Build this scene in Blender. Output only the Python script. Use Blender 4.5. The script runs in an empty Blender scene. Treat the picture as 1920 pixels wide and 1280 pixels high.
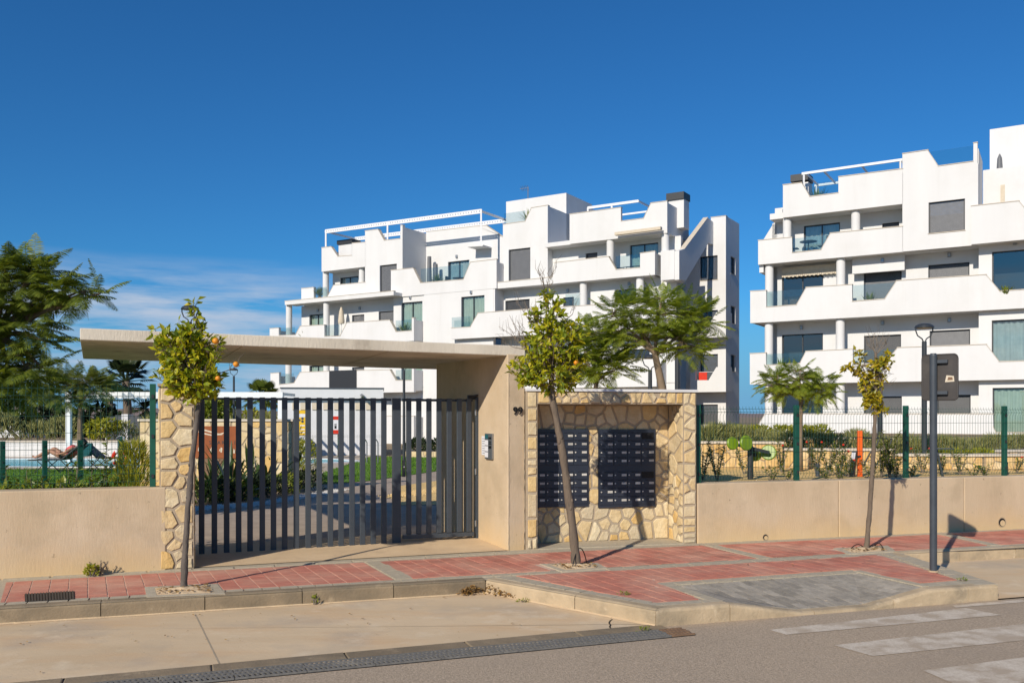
import bpy, bmesh, math, random
from mathutils import Vector, Matrix, noise
R = math.radians
rnd = random.Random(7)
scene = bpy.context.scene
# ------------------------------------------------------------------ camera
F_PX, HOR, EYE = 1675.0, 780.0, 1.7            # focal length and horizon in photo pixels, eye height over the pavement
cam_d = bpy.data.cameras.new('camera'); cam = bpy.data.objects.new('camera', cam_d)
scene.collection.objects.link(cam); scene.camera = cam
cam.location = (0, 0, EYE); cam.rotation_euler = (R(90), 0, 0)
cam_d.sensor_width = 36; cam_d.lens = 36 * F_PX / 1920; cam_d.shift_y = 140 / 1920
cam_d.clip_start = .1; cam_d.clip_end = 6000
# ------------------------------------------------------------------ sky, sun, exposure
SUN_AZ, SUN_EL = R(180 + 30), R(29)           # direction TO the sun, clockwise from +Y
w = bpy.data.worlds.new('World'); scene.world = w; w.use_nodes = True
nt = w.node_tree; nd = nt.nodes; nd.clear()
out = nd.new('ShaderNodeOutputWorld'); bg = nd.new('ShaderNodeBackground'); sky = nd.new('ShaderNodeTexSky')
sky.sky_type = 'NISHITA'; sky.sun_disc = False; sky.sun_elevation = SUN_EL; sky.sun_rotation = SUN_AZ
sky.air_density = 1.0; sky.dust_density = .25; sky.ozone_density = 4.0; sky.altitude = 0
bg.inputs[1].default_value = .1
tc = nd.new('ShaderNodeTexCoord'); sep = nd.new('ShaderNodeSeparateXYZ')
nt.links.new(tc.outputs['Generated'], sep.inputs[0])
def wmath(op, a, b=None, clamp=False):
    n = nd.new('ShaderNodeMath'); n.operation = op; n.use_clamp = clamp
    for i, v in enumerate((a, b)):
        if v is None: continue
        if isinstance(v, (int, float)): n.inputs[i].default_value = v
        else: nt.links.new(v, n.inputs[i])
    return n.outputs[0]
# thin streaks of cirrus low in the sky
mp = nd.new('ShaderNodeMapping'); mp.inputs['Scale'].default_value = (3.2, 3.2, 26); mp.inputs['Rotation'].default_value = (0, R(7), 0)
nt.links.new(tc.outputs['Generated'], mp.inputs[0])
nz = nd.new('ShaderNodeTexNoise'); nz.inputs['Scale'].default_value = 1.6; nz.inputs['Detail'].default_value = 7; nz.inputs['Roughness'].default_value = .6
nt.links.new(mp.outputs[0], nz.inputs[0])
streak = wmath('MULTIPLY', wmath('SUBTRACT', nz.outputs[0], .37), 4.5, True)
el = wmath('MULTIPLY', wmath('SUBTRACT', .168, sep.outputs[2]), 20, True)
az = wmath('MULTIPLY', wmath('SUBTRACT', -.13, sep.outputs[0]), 7, True)
lo = wmath('MULTIPLY', sep.outputs[2], 25, True)
mask = wmath('MULTIPLY', wmath('MULTIPLY', streak, el), wmath('MULTIPLY', az, lo))
hs = nd.new('ShaderNodeHueSaturation'); hs.inputs['Saturation'].default_value = 1.08
nt.links.new(sky.outputs[0], hs.inputs['Color'])
mx = nd.new('ShaderNodeMixRGB'); mx.inputs[2].default_value = (4.6, 5.4, 6.7, 1)
nt.links.new(wmath('MULTIPLY', mask, .9), mx.inputs[0]); tn = nd.new('ShaderNodeMixRGB'); tn.blend_type = 'MULTIPLY'; tn.inputs[0].default_value = 1; tn.inputs[2].default_value = (.24, .655, .95, 1); nt.links.new(hs.outputs[0], tn.inputs[1])
hz = nd.new('ShaderNodeMixRGB'); hz.inputs[2].default_value = (1.55, 3.7, 6.1, 1)      # paler air low over the horizon
nt.links.new(wmath('MULTIPLY', wmath('MULTIPLY', wmath('SUBTRACT', .13, sep.outputs[2]), 9, True), .9), hz.inputs[0]); nt.links.new(tn.outputs[0], hz.inputs[1])
nt.links.new(hz.outputs[0], mx.inputs[1])
nt.links.new(mx.outputs[0], bg.inputs[0]); nt.links.new(bg.outputs[0], out.inputs[0])
sl = bpy.data.lights.new('sun', 'SUN'); so = bpy.data.objects.new('sun', sl); scene.collection.objects.link(so)
sl.energy = 4.6; sl.angle = R(.55); sl.color = (1, .91, .78)
sd = Vector((math.sin(SUN_AZ) * math.cos(SUN_EL), math.cos(SUN_AZ) * math.cos(SUN_EL), math.sin(SUN_EL)))
so.rotation_euler = (-sd).to_track_quat('-Z', 'Y').to_euler(); so.location = sd * 50
vs = scene.view_settings; vs.view_transform = 'Standard'; vs.look = 'None'; vs.exposure = 0.06; vs.gamma = 1; vs.use_curve_mapping = False
scene.render.engine = 'CYCLES'
scene.cycles.max_bounces = 8; scene.cycles.transparent_max_bounces = 24

# ------------------------------------------------------------------ pixel -> place
def G(x, y, z=0.0):
    """the point of the level z under a photo pixel"""
    D = (EYE - z) * F_PX / (y - HOR)
    return Vector(((x - 960) / F_PX * D, D, z))
def AT(x, y, D):
    return Vector(((x - 960) / F_PX * D, D, EYE + (HOR - y) * D / F_PX))
class Frame:
    """an upright face through o along u: k along it, z up, w out towards the viewer"""
    def __init__(s, o, u):
        s.o = Vector((o[0], o[1])); s.u = Vector((u[0], u[1])).normalized(); s.n = Vector((s.u.y, -s.u.x))
    @classmethod
    def through(c, a, b): return c(a, (b[0] - a[0], b[1] - a[1]))
    def k(s, x, w=0.0):
        o = s.o + s.n * w; m = (x - 960) / F_PX
        return (m * o.y - o.x) / (s.u.x - m * s.u.y)
    def kz(s, x, y, w=0.0):
        k = s.k(x, w); Y = (s.o + s.n * w + s.u * k).y
        return k, EYE + (HOR - y) * Y / F_PX
    def P(s, k, z, w=0.0):
        p = s.o + s.u * k + s.n * w
        return Vector((p.x, p.y, z))
    @property
    def n3(s): return Vector((s.n.x, s.n.y, 0))
    @property
    def u3(s): return Vector((s.u.x, s.u.y, 0))

# ------------------------------------------------------------------ objects
COL = scene.collection
WL = {}                                       # world location of each object's origin
class MB:
    def __init__(s): s.v = []; s.f = []
    def face(s, *pts):
        i = len(s.v); s.v += [Vector(p) for p in pts]; s.f.append(list(range(i, i + len(pts)))); return s
    def prism(s, pts, d):
        n = len(pts); i = len(s.v); pts = [Vector(p) for p in pts]; d = Vector(d)
        s.v += pts + [p + d for p in pts]
        s.f.append([i + k for k in range(n)]); s.f.append([i + n + k for k in reversed(range(n))])
        for k in range(n):
            q = (k + 1) % n; s.f.append([i + k, i + n + k, i + n + q, i + q])
        return s
    def box(s, a, b):
        x0, y0, z0 = a; x1, y1, z1 = b
        return s.prism([(x0, y0, z0), (x1, y0, z0), (x1, y1, z0), (x0, y1, z0)], (0, 0, z1 - z0))
    def fbox(s, F, k0, k1, z0, z1, w0, w1):
        return s.prism([F.P(k0, z0, w0), F.P(k1, z0, w0), F.P(k1, z0, w1), F.P(k0, z0, w1)], (0, 0, z1 - z0))
    def fpoly(s, F, kz, w, th):
        return s.prism([F.P(k, z, w) for k, z in kz], -F.n3 * th)
    def tube(s, pts, rad, n=8, cap=True):
        pts = [Vector(p) for p in pts]
        if isinstance(rad, (int, float)): rad = [rad] * len(pts)
        rings = []; up = None
        for i, p in enumerate(pts):
            t = (pts[min(i + 1, len(pts) - 1)] - pts[max(i - 1, 0)]).normalized()
            if up is None: up = Vector((1, 0, 0)) if abs(t.x) < .9 else Vector((0, 1, 0))
            a = (up - t * up.dot(t)).normalized(); up = a; b = t.cross(a)
            j = len(s.v); rings.append(j)
            for q in range(n):
                an = 2 * math.pi * q / n
                s.v.append(p + (a * math.cos(an) + b * math.sin(an)) * rad[i])
        for i in range(len(rings) - 1):
            for q in range(n):
                r = (q + 1) % n
                s.f.append([rings[i] + q, rings[i] + r, rings[i + 1] + r, rings[i + 1] + q])
        if cap:
            s.f.append([rings[0] + q for q in reversed(range(n))]); s.f.append([rings[-1] + q for q in range(n)])
        return s
    def bar(s, a, b, wd, hg=None):
        """square bar from a to b"""
        a = Vector(a); b = Vector(b); hg = hg or wd; t = (b - a).normalized()
        x = t.cross(Vector((0, 0, 1)));
        if x.length < 1e-4: x = Vector((1, 0, 0))
        x.normalize(); y = x.cross(t)
        return s.prism([a - x * wd / 2 - y * hg / 2, a + x * wd / 2 - y * hg / 2, a + x * wd / 2 + y * hg / 2, a - x * wd / 2 + y * hg / 2], b - a)
    def sphere(s, c, r, nu=10, nv=6, sc=(1, 1, 1)):
        c = Vector(c); i = len(s.v)
        for a in range(nv + 1):
            th = math.pi * a / nv
            for b in range(nu):
                ph = 2 * math.pi * b / nu
                s.v.append(c + Vector((sc[0] * r * math.sin(th) * math.cos(ph), sc[1] * r * math.sin(th) * math.sin(ph), sc[2] * r * math.cos(th))))
        for a in range(nv):
            for b in range(nu):
                q = (b + 1) % nu
                s.f.append([i + a * nu + b, i + (a + 1) * nu + b, i + (a + 1) * nu + q, i + a * nu + q])
        return s
    def mesh(s, name, off=Vector((0, 0, 0)), smooth=False):
        me = bpy.data.meshes.new(name)
        me.from_pydata([(p.x - off.x, p.y - off.y, p.z - off.z) for p in s.v], [], s.f)
        bm = bmesh.new(); bm.from_mesh(me); bmesh.ops.remove_doubles(bm, verts=bm.verts, dist=1e-6) if smooth else None
        bmesh.ops.recalc_face_normals(bm, faces=bm.faces) if len(s.f) < 60000 and not getattr(s, 'raw', False) else None
        bm.to_mesh(me); bm.free()
        if smooth: me.shade_smooth()
        return me
    def build(s, name, mat, parent=None, smooth=False, bevel=0, kind=None):
        off = WL[parent.name] if parent else Vector((0, 0, 0))
        if not parent and s.v:
            xs = [p.x for p in s.v]; ys = [p.y for p in s.v]; zs = [p.z for p in s.v]
            off = Vector(((min(xs) + max(xs)) / 2, (min(ys) + max(ys)) / 2, min(zs)))
        o = bpy.data.objects.new(name, s.mesh(name, off, smooth)); COL.objects.link(o)
        if mat: o.data.materials.append(mat)
        if parent: o.parent = parent
        else: o.location = off
        WL[o.name] = off.copy()
        if bevel:
            b = o.modifiers.new('bevel', 'BEVEL'); b.width = bevel; b.segments = 2; b.limit_method = 'ANGLE'; b.angle_limit = R(40)
        if kind: o['kind'] = kind
        return o
def tag(o, label=None, cat=None, group=None, kind=None):
    if label: o['label'] = label
    if cat: o['category'] = cat
    if group: o['group'] = group
    if kind: o['kind'] = kind
    return o
def thing(name, label, cat, loc=(0, 0, 0), group=None):
    o = bpy.data.objects.new(name, None); COL.objects.link(o); o.location = loc; o.empty_display_size = .2
    WL[o.name] = Vector(loc)
    return tag(o, label, cat, group)
def struct(name, mb, mat, parent=None, **kw):
    o = mb.build(name, mat, parent, **kw)
    if not parent: o['kind'] = 'structure'
    return o
def copy_tree(o, parent=None, loc=None, rz=None, sc=None, label=None):
    c = o.copy(); COL.objects.link(c); c.parent = parent
    if loc is not None: c.location = loc
    if rz is not None: c.rotation_euler = (0, 0, rz)
    if sc is not None: c.scale = (sc, sc, sc)
    if label: c['label'] = label
    for ch in list(o.children): copy_tree(ch, c)
    return c

# ------------------------------------------------------------------ materials
def M(name, c1, c2=None, rough=.8, scale=4.0, det=6, bump=0.0, bs=None, spec=.35, metal=0.0, isl=0.0, obj=0.0,
      stretch=None, c3=None, s3=1.0, a3=.5, t3=(.5, .7), trans=None, ramp=None, more=(), splash=None):
    m = bpy.data.materials.new(name); m.use_nodes = True; t = m.node_tree; N = t.nodes; L = t.links
    b = N['Principled BSDF']; b.inputs['Roughness'].default_value = rough; b.inputs['Metallic'].default_value = metal
    b.inputs['Specular IOR Level'].default_value = spec
    geo = N.new('ShaderNodeNewGeometry'); vec = geo.outputs['Position']
    if stretch:
        mp = N.new('ShaderNodeMapping'); mp.inputs['Scale'].default_value = stretch; L.new(vec, mp.inputs[0]); vec = mp.outputs[0]
    def tex(s, d=6, v=None):
        n = N.new('ShaderNodeTexNoise'); n.inputs['Scale'].default_value = s; n.inputs['Detail'].default_value = d
        n.inputs['Roughness'].default_value = .62; L.new(v or vec, n.inputs[0]); return n.outputs[0]
    def rng(f, a, bb):
        n = N.new('ShaderNodeMapRange'); n.inputs[1].default_value = a; n.inputs[2].default_value = bb; n.clamp = True
        L.new(f, n.inputs[0]); return n.outputs[0]
    def mix(f, A, B, mode='MIX'):
        n = N.new('ShaderNodeMixRGB'); n.blend_type = mode
        for i, q in enumerate((f, A, B)):
            if isinstance(q, (int, float)): n.inputs[i].default_value = q
            elif isinstance(q, tuple): n.inputs[i].default_value = (*q[:3], 1)
            else: L.new(q, n.inputs[i])
        return n.outputs[0]
    c2 = c2 or tuple(x * .8 for x in c1)
    if ramp:
        rr = N.new('ShaderNodeValToRGB'); e = rr.color_ramp.elements
        while len(e) < len(ramp): e.new(.5)
        for i, q in enumerate(ramp): e[i].position = i / (len(ramp) - 1); e[i].color = (*q, 1)
        src = N.new('ShaderNodeObjectInfo').outputs['Random'] if obj else geo.outputs['Random Per Island']
        L.new(src, rr.inputs[0]); base = rr.outputs[0]
        col = mix(rng(tex(scale, det), .3, .75), base, mix(1.0, base, tuple(y / max(x, 1e-3) for x, y in zip(c1, c2)), 'MULTIPLY'))
    else:
        col = mix(rng(tex(scale, det), .3, .72), c1, c2)
    if c3: col = mix(mix(1.0, rng(tex(s3, 8), *t3), (a3, a3, a3), 'MULTIPLY'), col, c3)
    for cc, ss, aa, tt in more: col = mix(mix(1.0, rng(tex(ss, 7, geo.outputs['Position']), *tt), (aa, aa, aa), 'MULTIPLY'), col, cc)
    if splash:                                   # earth splashed up from the ground, a ragged stain
        sx = N.new('ShaderNodeSeparateXYZ'); L.new(geo.outputs['Position'], sx.inputs[0])
        ad = N.new('ShaderNodeMath'); ad.operation = 'MULTIPLY_ADD'; ad.inputs[1].default_value = .5; L.new(tex(2.3, 6, geo.outputs['Position']), ad.inputs[0]); L.new(sx.outputs[2], ad.inputs[2])
        f = rng(ad.outputs[0], .62, .18); col = mix(mix(1.0, f, (splash[1],) * 3, 'MULTIPLY'), col, splash[0])
    if isl or obj and not ramp:
        src = geo.outputs['Random Per Island'] if isl else N.new('ShaderNodeObjectInfo').outputs['Random']
        amt = isl or obj
        n = N.new('ShaderNodeMapRange'); n.inputs[3].default_value = 1 - amt; n.inputs[4].default_value = 1 + amt; L.new(src, n.inputs[0])
        h = N.new('ShaderNodeHueSaturation'); L.new(n.outputs[0], h.inputs['Value']); L.new(col, h.inputs['Color']); col = h.outputs[0]
    L.new(col, b.inputs['Base Color'])
    if bump:
        n = N.new('ShaderNodeBump'); n.inputs['Strength'].default_value = 1; n.inputs['Distance'].default_value = bump
        L.new(tex(bs or scale * 6, 5), n.inputs['Height']); L.new(n.outputs[0], b.inputs['Normal'])
    if trans:
        tr = N.new('ShaderNodeBsdfTranslucent'); L.new(mix(1.0, col, (1.6, 1.5, .7), 'MULTIPLY'), tr.inputs[0])
        ms = N.new('ShaderNodeMixShader'); ms.inputs[0].default_value = trans
        o = N['Material Output']; L.new(b.outputs[0], ms.inputs[1]); L.new(tr.outputs[0], ms.inputs[2]); L.new(ms.outputs[0], o.inputs[0])
    return m
def glass_mat(name, tint=(.75, .82, .82), ior=1.7, rough=.02):
    m = bpy.data.materials.new(name); m.use_nodes = True; t = m.node_tree; N = t.nodes; L = t.links
    N.remove(N['Principled BSDF'])
    tr = N.new('ShaderNodeBsdfTransparent'); tr.inputs[0].default_value = (*tint, 1)
    gl = N.new('ShaderNodeBsdfGlossy'); gl.inputs['Roughness'].default_value = rough
    lw_ = N.new('ShaderNodeLayerWeight'); lw_.inputs[0].default_value = .5
    pw = N.new('ShaderNodeMath'); pw.operation = 'POWER'; pw.inputs[1].default_value = 4.0; L.new(lw_.outputs['Facing'], pw.inputs[0])
    fr = N.new('ShaderNodeMath'); fr.operation = 'MULTIPLY_ADD'; fr.inputs[1].default_value = .75; fr.inputs[2].default_value = ior; L.new(pw.outputs[0], fr.inputs[0])
    ms = N.new('ShaderNodeMixShader'); L.new(fr.outputs[0], ms.inputs[0]); L.new(tr.outputs[0], ms.inputs[1]); L.new(gl.outputs[0], ms.inputs[2])
    L.new(ms.outputs[0], N['Material Output'].inputs[0]); return m
m_white = M('white_render', (.69, .685, .675), (.64, .635, .625), .85, .5, 8, .002, 60, c3=(.56, .535, .50), s3=1.1, a3=.4, t3=(.58, .8), stretch=(2.2, 2.2, .22), more=[((.6, .585, .56), .45, .5, (.5, .7))])
m_cope = M('beige_coping', (.62, .55, .45), (.5, .44, .36), .8, 6)
m_conc = M('board_concrete', (.64, .575, .47), (.47, .415, .33), .88, 1.3, 9, .006, 45, c3=(.28, .23, .17), s3=3.0, a3=.65, t3=(.52, .75), stretch=(1, 1, .28), more=[((.15, .12, .09), 14, .7, (.70, .74)), ((.64, .57, .46), 3.5, .5, (.55, .7))])
m_wallc = M('tan_concrete_wall', (.59, .46, .31), (.47, .355, .225), .9, 1.3, 9, .003, 50, c3=(.40, .30, .19), s3=2.2, a3=.6, t3=(.52, .8), stretch=(1, 1, .22), more=[((.2, .15, .1), 13, .75, (.675, .70)), ((.64, .52, .38), .7, .6, (.48, .66)), ((.34, .26, .175), 38, .6, (.64, .7)), ((.40, .31, .2), 1.7, .55, (.52, .68))], splash=((.62, .43, .21), .75))
m_kerb = M('kerb_concrete', (.52, .40, .255), (.36, .275, .175), .9, 3, 9, .006, 40, c3=(.22, .18, .125), s3=2.6, a3=.75, t3=(.5, .7), obj=.10, more=[((.62, .50, .34), 9, .6, (.6, .72)), ((.12, .1, .075), 16, .7, (.7, .76))])
m_kerb2 = M('dirty_kerb_concrete', (.29, .22, .14), (.195, .15, .095), .9, 3, 9, .006, 40, c3=(.14, .115, .08), s3=2.2, a3=.7, t3=(.48, .7), obj=.10, more=[((.40, .31, .2), 7, .6, (.58, .7)), ((.10, .08, .06), 16, .7, (.66, .72))])
m_bay = M('bay_concrete', (.69, .525, .335), (.56, .42, .26), .88, .9, 10, .003, 60, c3=(.60, .39, .21), s3=1.4, a3=.75, t3=(.48, .7), stretch=(.55, 1.6, 1), more=[((.42, .35, .27), 1.1, .55, (.5, .68)), ((.75, .62, .44), 2.6, .6, (.56, .72)), ((.3, .24, .17), 24, .6, (.68, .74))])
m_asph = M('asphalt', (.54, .42, .30), (.29, .225, .155), .93, 52, 3, .008, 90, c3=(.5, .385, .265), s3=.5, a3=.5, t3=(.45, .75), more=[((.74, .62, .47), 60, .7, (.66, .74)), ((.17, .135, .1), 45, .7, (.65, .73)), ((.34, .27, .2), .35, .5, (.5, .65))])
m_paint = M('worn_road_paint', (.68, .60, .49), (.52, .43, .325), .85, 60, 4, .004, 120, c3=(.42, .33, .235), s3=5, a3=.85, t3=(.42, .6))
m_red = M('red_paver', (.52, .195, .135), (.41, .15, .105), .85, 7, 8, .004, 70, c3=(.60, .37, .26), s3=1.6, a3=.7, t3=(.42, .72), isl=.16)
m_joint = M('sandy_joint', (.66, .47, .35), (.52, .37, .28), .95, 12, 5)
m_sett = M('grey_sett', (.47, .40, .29), (.35, .30, .22), .9, 14, 7, .004, 90, isl=.14)
m_dark = M('dark_grey_paver', (.37, .325, .26), (.235, .21, .175), .88, 16, 7, .004, 90, c3=(.42, .36, .28), s3=3, a3=.55, t3=(.5, .75), isl=.22)
m_apron = M('sandy_screed', (.66, .49, .30), (.55, .40, .245), .9, 2.2, 9, .004, 60, c3=(.36, .27, .18), s3=4, a3=.5, t3=(.55, .8))
m_stone = M('honey_stone', (1, 1, 1), (.80, .74, .62), .85, 9, 8, .012, 22, obj=1, ramp=[(.70, .57, .36), (.64, .48, .26), (.73, .62, .42), (.68, .45, .17), (.69, .56, .35), (.60, .51, .36), (.70, .51, .24), (.75, .65, .46)])
m_stone2 = M('garden_wall_stone', (1, 1, 1), (.7, .6, .45), .85, 9, 8, .01, 22, obj=1, ramp=[(.74, .58, .32), (.70, .48, .19), (.78, .64, .41), (.66, .42, .14), (.72, .57, .32)])
m_mortar = M('grey_mortar', (.44, .355, .25), (.35, .28, .195), .95, 12, 7, .006, 50)
m_gate = M('anthracite_paint', (.050, .060, .072), (.040, .049, .06), .42, 8, 4, spec=.5)
m_dkmetal = M('dark_metal', (.028, .03, .033), (.02, .022, .025), .5, 20, 4, spec=.5)
m_pole = M('grey_steel_paint', (.055, .065, .078), (.04, .048, .058), .45, 9, 6, spec=.5)
m_lampm = M('lamp_graphite', (.03, .035, .042), (.025, .03, .035), .45, 9, 4, spec=.5)
m_signb = M('sign_back', (.055, .048, .044), (.042, .037, .034), .55, 3, 6, spec=.4, c3=(.1, .085, .075), s3=9, a3=.4)
m_green = M('fence_green', (.006, .085, .055), (.004, .06, .038), .45, 10, 4, spec=.5)
m_wire = M('fence_wire', (.02, .075, .055), (.015, .055, .04), .5, 10, 4, spec=.4)
m_mail = M('mailbox_steel', (.028, .034, .05), (.02, .025, .037), .38, 5, 5, spec=.5)
m_tag = M('name_tag', (.55, .53, .47), (.42, .4, .36), .5, 40, 4, obj=.25)
m_black = M('black', (.008, .008, .009), (.005, .005, .006), .6, 10, 3)
m_alu = M('aluminium', (.35, .36, .37), (.28, .29, .3), .35, 30, 4, metal=.8)
m_paper = M('paper', (.7, .7, .72), (.62, .62, .66), .7, 30, 4)
m_rust = M('rusty_iron', (.24, .15, .09), (.15, .09, .055), .9, 25, 7, .002, 80)
m_iron = M('drain_iron', (.19, .18, .165), (.115, .11, .1), .7, 30, 6, .002, 80, c3=(.3, .27, .22), s3=2.5, a3=.7, t3=(.56, .7))
m_corten = M('corten_steel', (.30, .085, .026), (.2, .055, .018), .75, 4, 8, .001, 60, c3=(.36, .13, .04), s3=2, a3=.5)
m_bark = M('tree_bark', (.185, .14, .10), (.105, .08, .06), .95, 25, 7, .006, 60, stretch=(1, 1, .25))
m_bark1 = M('grey_bark', (.15, .125, .105), (.085, .07, .06), .95, 25, 7, .008, 60, stretch=(1, 1, .3))
m_bark2 = M('smooth_bark', (.24, .175, .115), (.16, .115, .075), .95, 18, 7, .004, 60, stretch=(1, 1, .25))
m_twig = M('dry_twig', (.23, .185, .14), (.16, .13, .1), .95, 30, 4)
m_orleaf = M('citrus_leaf', (1, 1, 1), (.85, .9, .8), .42, 12, 3, spec=.45, ramp=[(.12, .18, .018), (.22, .28, .018), (.36, .38, .016), (.50, .46, .018), (.60, .49, .02), (.19, .25, .02), (.42, .42, .016)], trans=.42)
m_yelleaf = M('yellowing_citrus_leaf', (1, 1, 1), (.75, .8, .7), .45, 12, 3, spec=.45, ramp=[(.18, .19, .012), (.36, .29, .012), (.50, .35, .014), (.26, .25, .012)], trans=.28)
m_feather = M('feathery_leaf', (1, 1, 1), (.8, .8, .8), .5, 8, 3, ramp=[(.15, .21, .035), (.21, .28, .038), (.29, .35, .04), (.38, .42, .045), (.18, .24, .035)], trans=.48)
m_feather3 = M('deep_feathery_leaf', (1, 1, 1), (.8, .8, .8), .5, 8, 3, ramp=[(.09, .135, .026), (.13, .18, .03), (.18, .235, .034), (.26, .30, .04), (.11, .155, .028)], trans=.42)
m_feather2 = M('olive_feathery_leaf', (1, 1, 1), (.8, .8, .8), .5, 8, 3, ramp=[(.13, .16, .04), (.17, .2, .045), (.21, .235, .05), (.14, .175, .045)], trans=.35)
m_darkleaf = M('dark_foliage', (1, 1, 1), (.7, .7, .7), .6, 3, 3, ramp=[(.014, .028, .010), (.024, .042, .013), (.038, .06, .018), (.05, .07, .022)], trans=.15)
m_palm = M('palm_frond', (1, 1, 1), (.7, .7, .7), .5, 3, 3, ramp=[(.018, .035, .014), (.03, .05, .018), (.05, .07, .02)], trans=.15)
m_palm2 = M('bright_palm_frond', (1, 1, 1), (.7, .7, .7), .5, 3, 3, ramp=[(.07, .11, .015), (.11, .15, .02), (.16, .18, .02)], trans=.2)
m_lav = M('lavender_foliage', (1, 1, 1), (.8, .8, .8), .7, 3, 3, ramp=[(.15, .17, .05), (.2, .215, .065), (.26, .26, .085), (.3, .29, .1), (.2, .195, .09)], trans=.15)
m_gold = M('golden_foliage', (1, 1, 1), (.8, .8, .8), .6, 3, 3, ramp=[(.22, .26, .02), (.31, .32, .024), (.38, .35, .026), (.17, .21, .02)], trans=.32)
m_shrub = M('glossy_shrub_leaf', (1, 1, 1), (.8, .8, .8), .4, 6, 3, ramp=[(.10, .15, .018), (.15, .20, .02), (.21, .25, .022), (.29, .29, .03)], trans=.22)
m_strap = M('strappy_leaf', (1, 1, 1), (.8, .8, .8), .4, 6, 3, ramp=[(.022, .05, .014), (.04, .08, .018), (.07, .12, .025)], trans=.15)
m_agave = M('agave_leaf', (.17, .2, .15), (.11, .14, .1), .5, 6, 3)
m_grass = M('lawn_grass', (.115, .24, .02), (.08, .18, .016), .9, 25, 6, .02, 90, c3=(.08, .15, .015), s3=3, a3=.5)
m_blade = M('grass_blade', (1, 1, 1), (.8, .8, .8), .6, 6, 3, ramp=[(.075, .18, .012), (.11, .23, .015), (.15, .28, .018)], trans=.3)
m_soil = M('dry_soil', (.30, .225, .14), (.21, .155, .095), .95, 4, 8, .02, 30)
m_gravel = M('ochre_gravel', (.84, .58, .23), (.70, .47, .18), .95, 16, 7, .02, 60, c3=(.8, .62, .34), s3=4, a3=.5)
m_pebble = M('pebble', (1, 1, 1), (.8, .8, .8), .9, 20, 3, ramp=[(.74, .52, .22), (.62, .42, .17), (.8, .62, .34)])
m_wpebble = M('white_pebble', (1, 1, 1), (.8, .8, .8), .9, 20, 3, ramp=[(.62, .6, .56), (.52, .5, .46), (.7, .68, .64)])
m_path = M('stamped_path', (.43, .345, .26), (.33, .26, .2), .88, 2.5, 8, .01, 9, c3=(.26, .21, .17), s3=3, a3=.5)
m_dry = M('dry_leaf', (1, 1, 1), (.7, .65, .6), .8, 20, 3, ramp=[(.25, .13, .04), (.36, .19, .05), (.15, .085, .035), (.42, .26, .07), (.2, .11, .05), (.5, .3, .05)])
m_orange = M('orange_peel', (.72, .28, .012), (.65, .22, .01), .45, 60, 3, .002, 150, spec=.5)
m_glass = glass_mat('window_glass', (.72, .80, .80), .17)
m_rail = glass_mat('rail_glass', (.84, .90, .90), .07)
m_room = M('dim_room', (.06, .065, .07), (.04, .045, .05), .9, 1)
m_frame = M('window_frame', (.022, .025, .03), (.018, .02, .024), .45, 10, 3, spec=.5)
m_shut = M('roller_shutter', (.15, .155, .165), (.12, .125, .135), .5, 5, 3)
m_shutd = M('dark_roller_shutter', (.05, .054, .062), (.04, .044, .05), .5, 5, 3)
m_curt = M('pale_curtain', (.55, .6, .58), (.42, .47, .46), .9, 3, 4)
m_curtg = M('green_tinted_curtain', (.58, .64, .52), (.48, .54, .44), .9, 3, 4)
m_cream = M('cream_canvas', (.62, .54, .42), (.54, .46, .35), .85, 8, 4)
m_whitem = M('white_paint', (.78, .78, .78), (.72, .72, .72), .5, 8, 4)
m_greyp = M('pool_house_render', (.66, .66, .67), (.6, .6, .61), .85, 1.5, 6)
m_skin = M('skin', (.42, .22, .14), (.36, .185, .115), .55, 8, 4)
m_pink = M('coral_fabric', (.72, .13, .13), (.6, .1, .1), .8, 20, 4)
m_hair = M('dark_hair', (.02, .015, .012), (.012, .01, .008), .5, 40, 4)
m_teal = M('teal_towel', (.01, .10, .12), (.008, .08, .09), .9, 20, 4)
m_redp = M('red_paint', (.62, .035, .012), (.5, .025, .01), .5, 10, 4)
m_orangep = M('orange_paint', (.80, .13, .008), (.7, .1, .006), .45, 8, 4, spec=.5)
m_lime = M('lime_plastic', (.20, .31, .008), (.14, .23, .007), .4, 6, 4, spec=.5)
m_yellow = M('yellow_sign', (.75, .47, .02), (.7, .43, .02), .6, 8, 4)
m_hill = M('dry_hill', (.26, .19, .165), (.19, .15, .13), 1, .02, 8)
m_hose = M('black_hose', (.012, .012, .012), (.01, .01, .01), .6, 10, 3)
m_tile = M('pool_deck', (.5, .42, .32), (.42, .35, .27), .85, 3, 6)
def water_mat():
    m = M('pool_water', (.05, .46, .55), (.04, .38, .48), .25, 1.2, 3, .01, 3, spec=.12); return m
m_water = water_mat()
# ================================================================== ground, road, pavement
def poly_xy(pts, z): return [Vector((p[0], p[1], z)) for p in pts]
gm = MB(); gm.face((-2500, -300, -.32), (2500, -300, -.32), (2500, 2500, -.32), (-2500, 2500, -.32))
struct('ground', gm, m_soil)
A_ST = R(18.7); E1 = Vector((math.cos(A_ST), math.sin(A_ST))); E2 = Vector((.431, -.902)).normalized()
ZB = -.14                                      # level of the parking bays
KA, KB, KC, KF = G(-300, 1157.8), G(910.6, 1086), G(1229, 1143), G(1872, 1096)
KG, KH, KI = G(1688, 1037), G(1920, 1025.5), G(2300, 1004.5)
FK = Frame.through(KC, KF)
k1369, k1508, k1632, k1745 = FK.k(1369), FK.k(1508), FK.k(1632), FK.k(1745)
KF_K = (KF - KC).xy.length
def flush(x): return 1259.8 - .0914 * (x - 240)
FL0, FL1 = G(-500, flush(-500), ZB), G(1232, flush(1232), ZB)
FLF = Frame.through(FL0, FL1); FLL = (FL1 - FL0).xy.length
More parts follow.
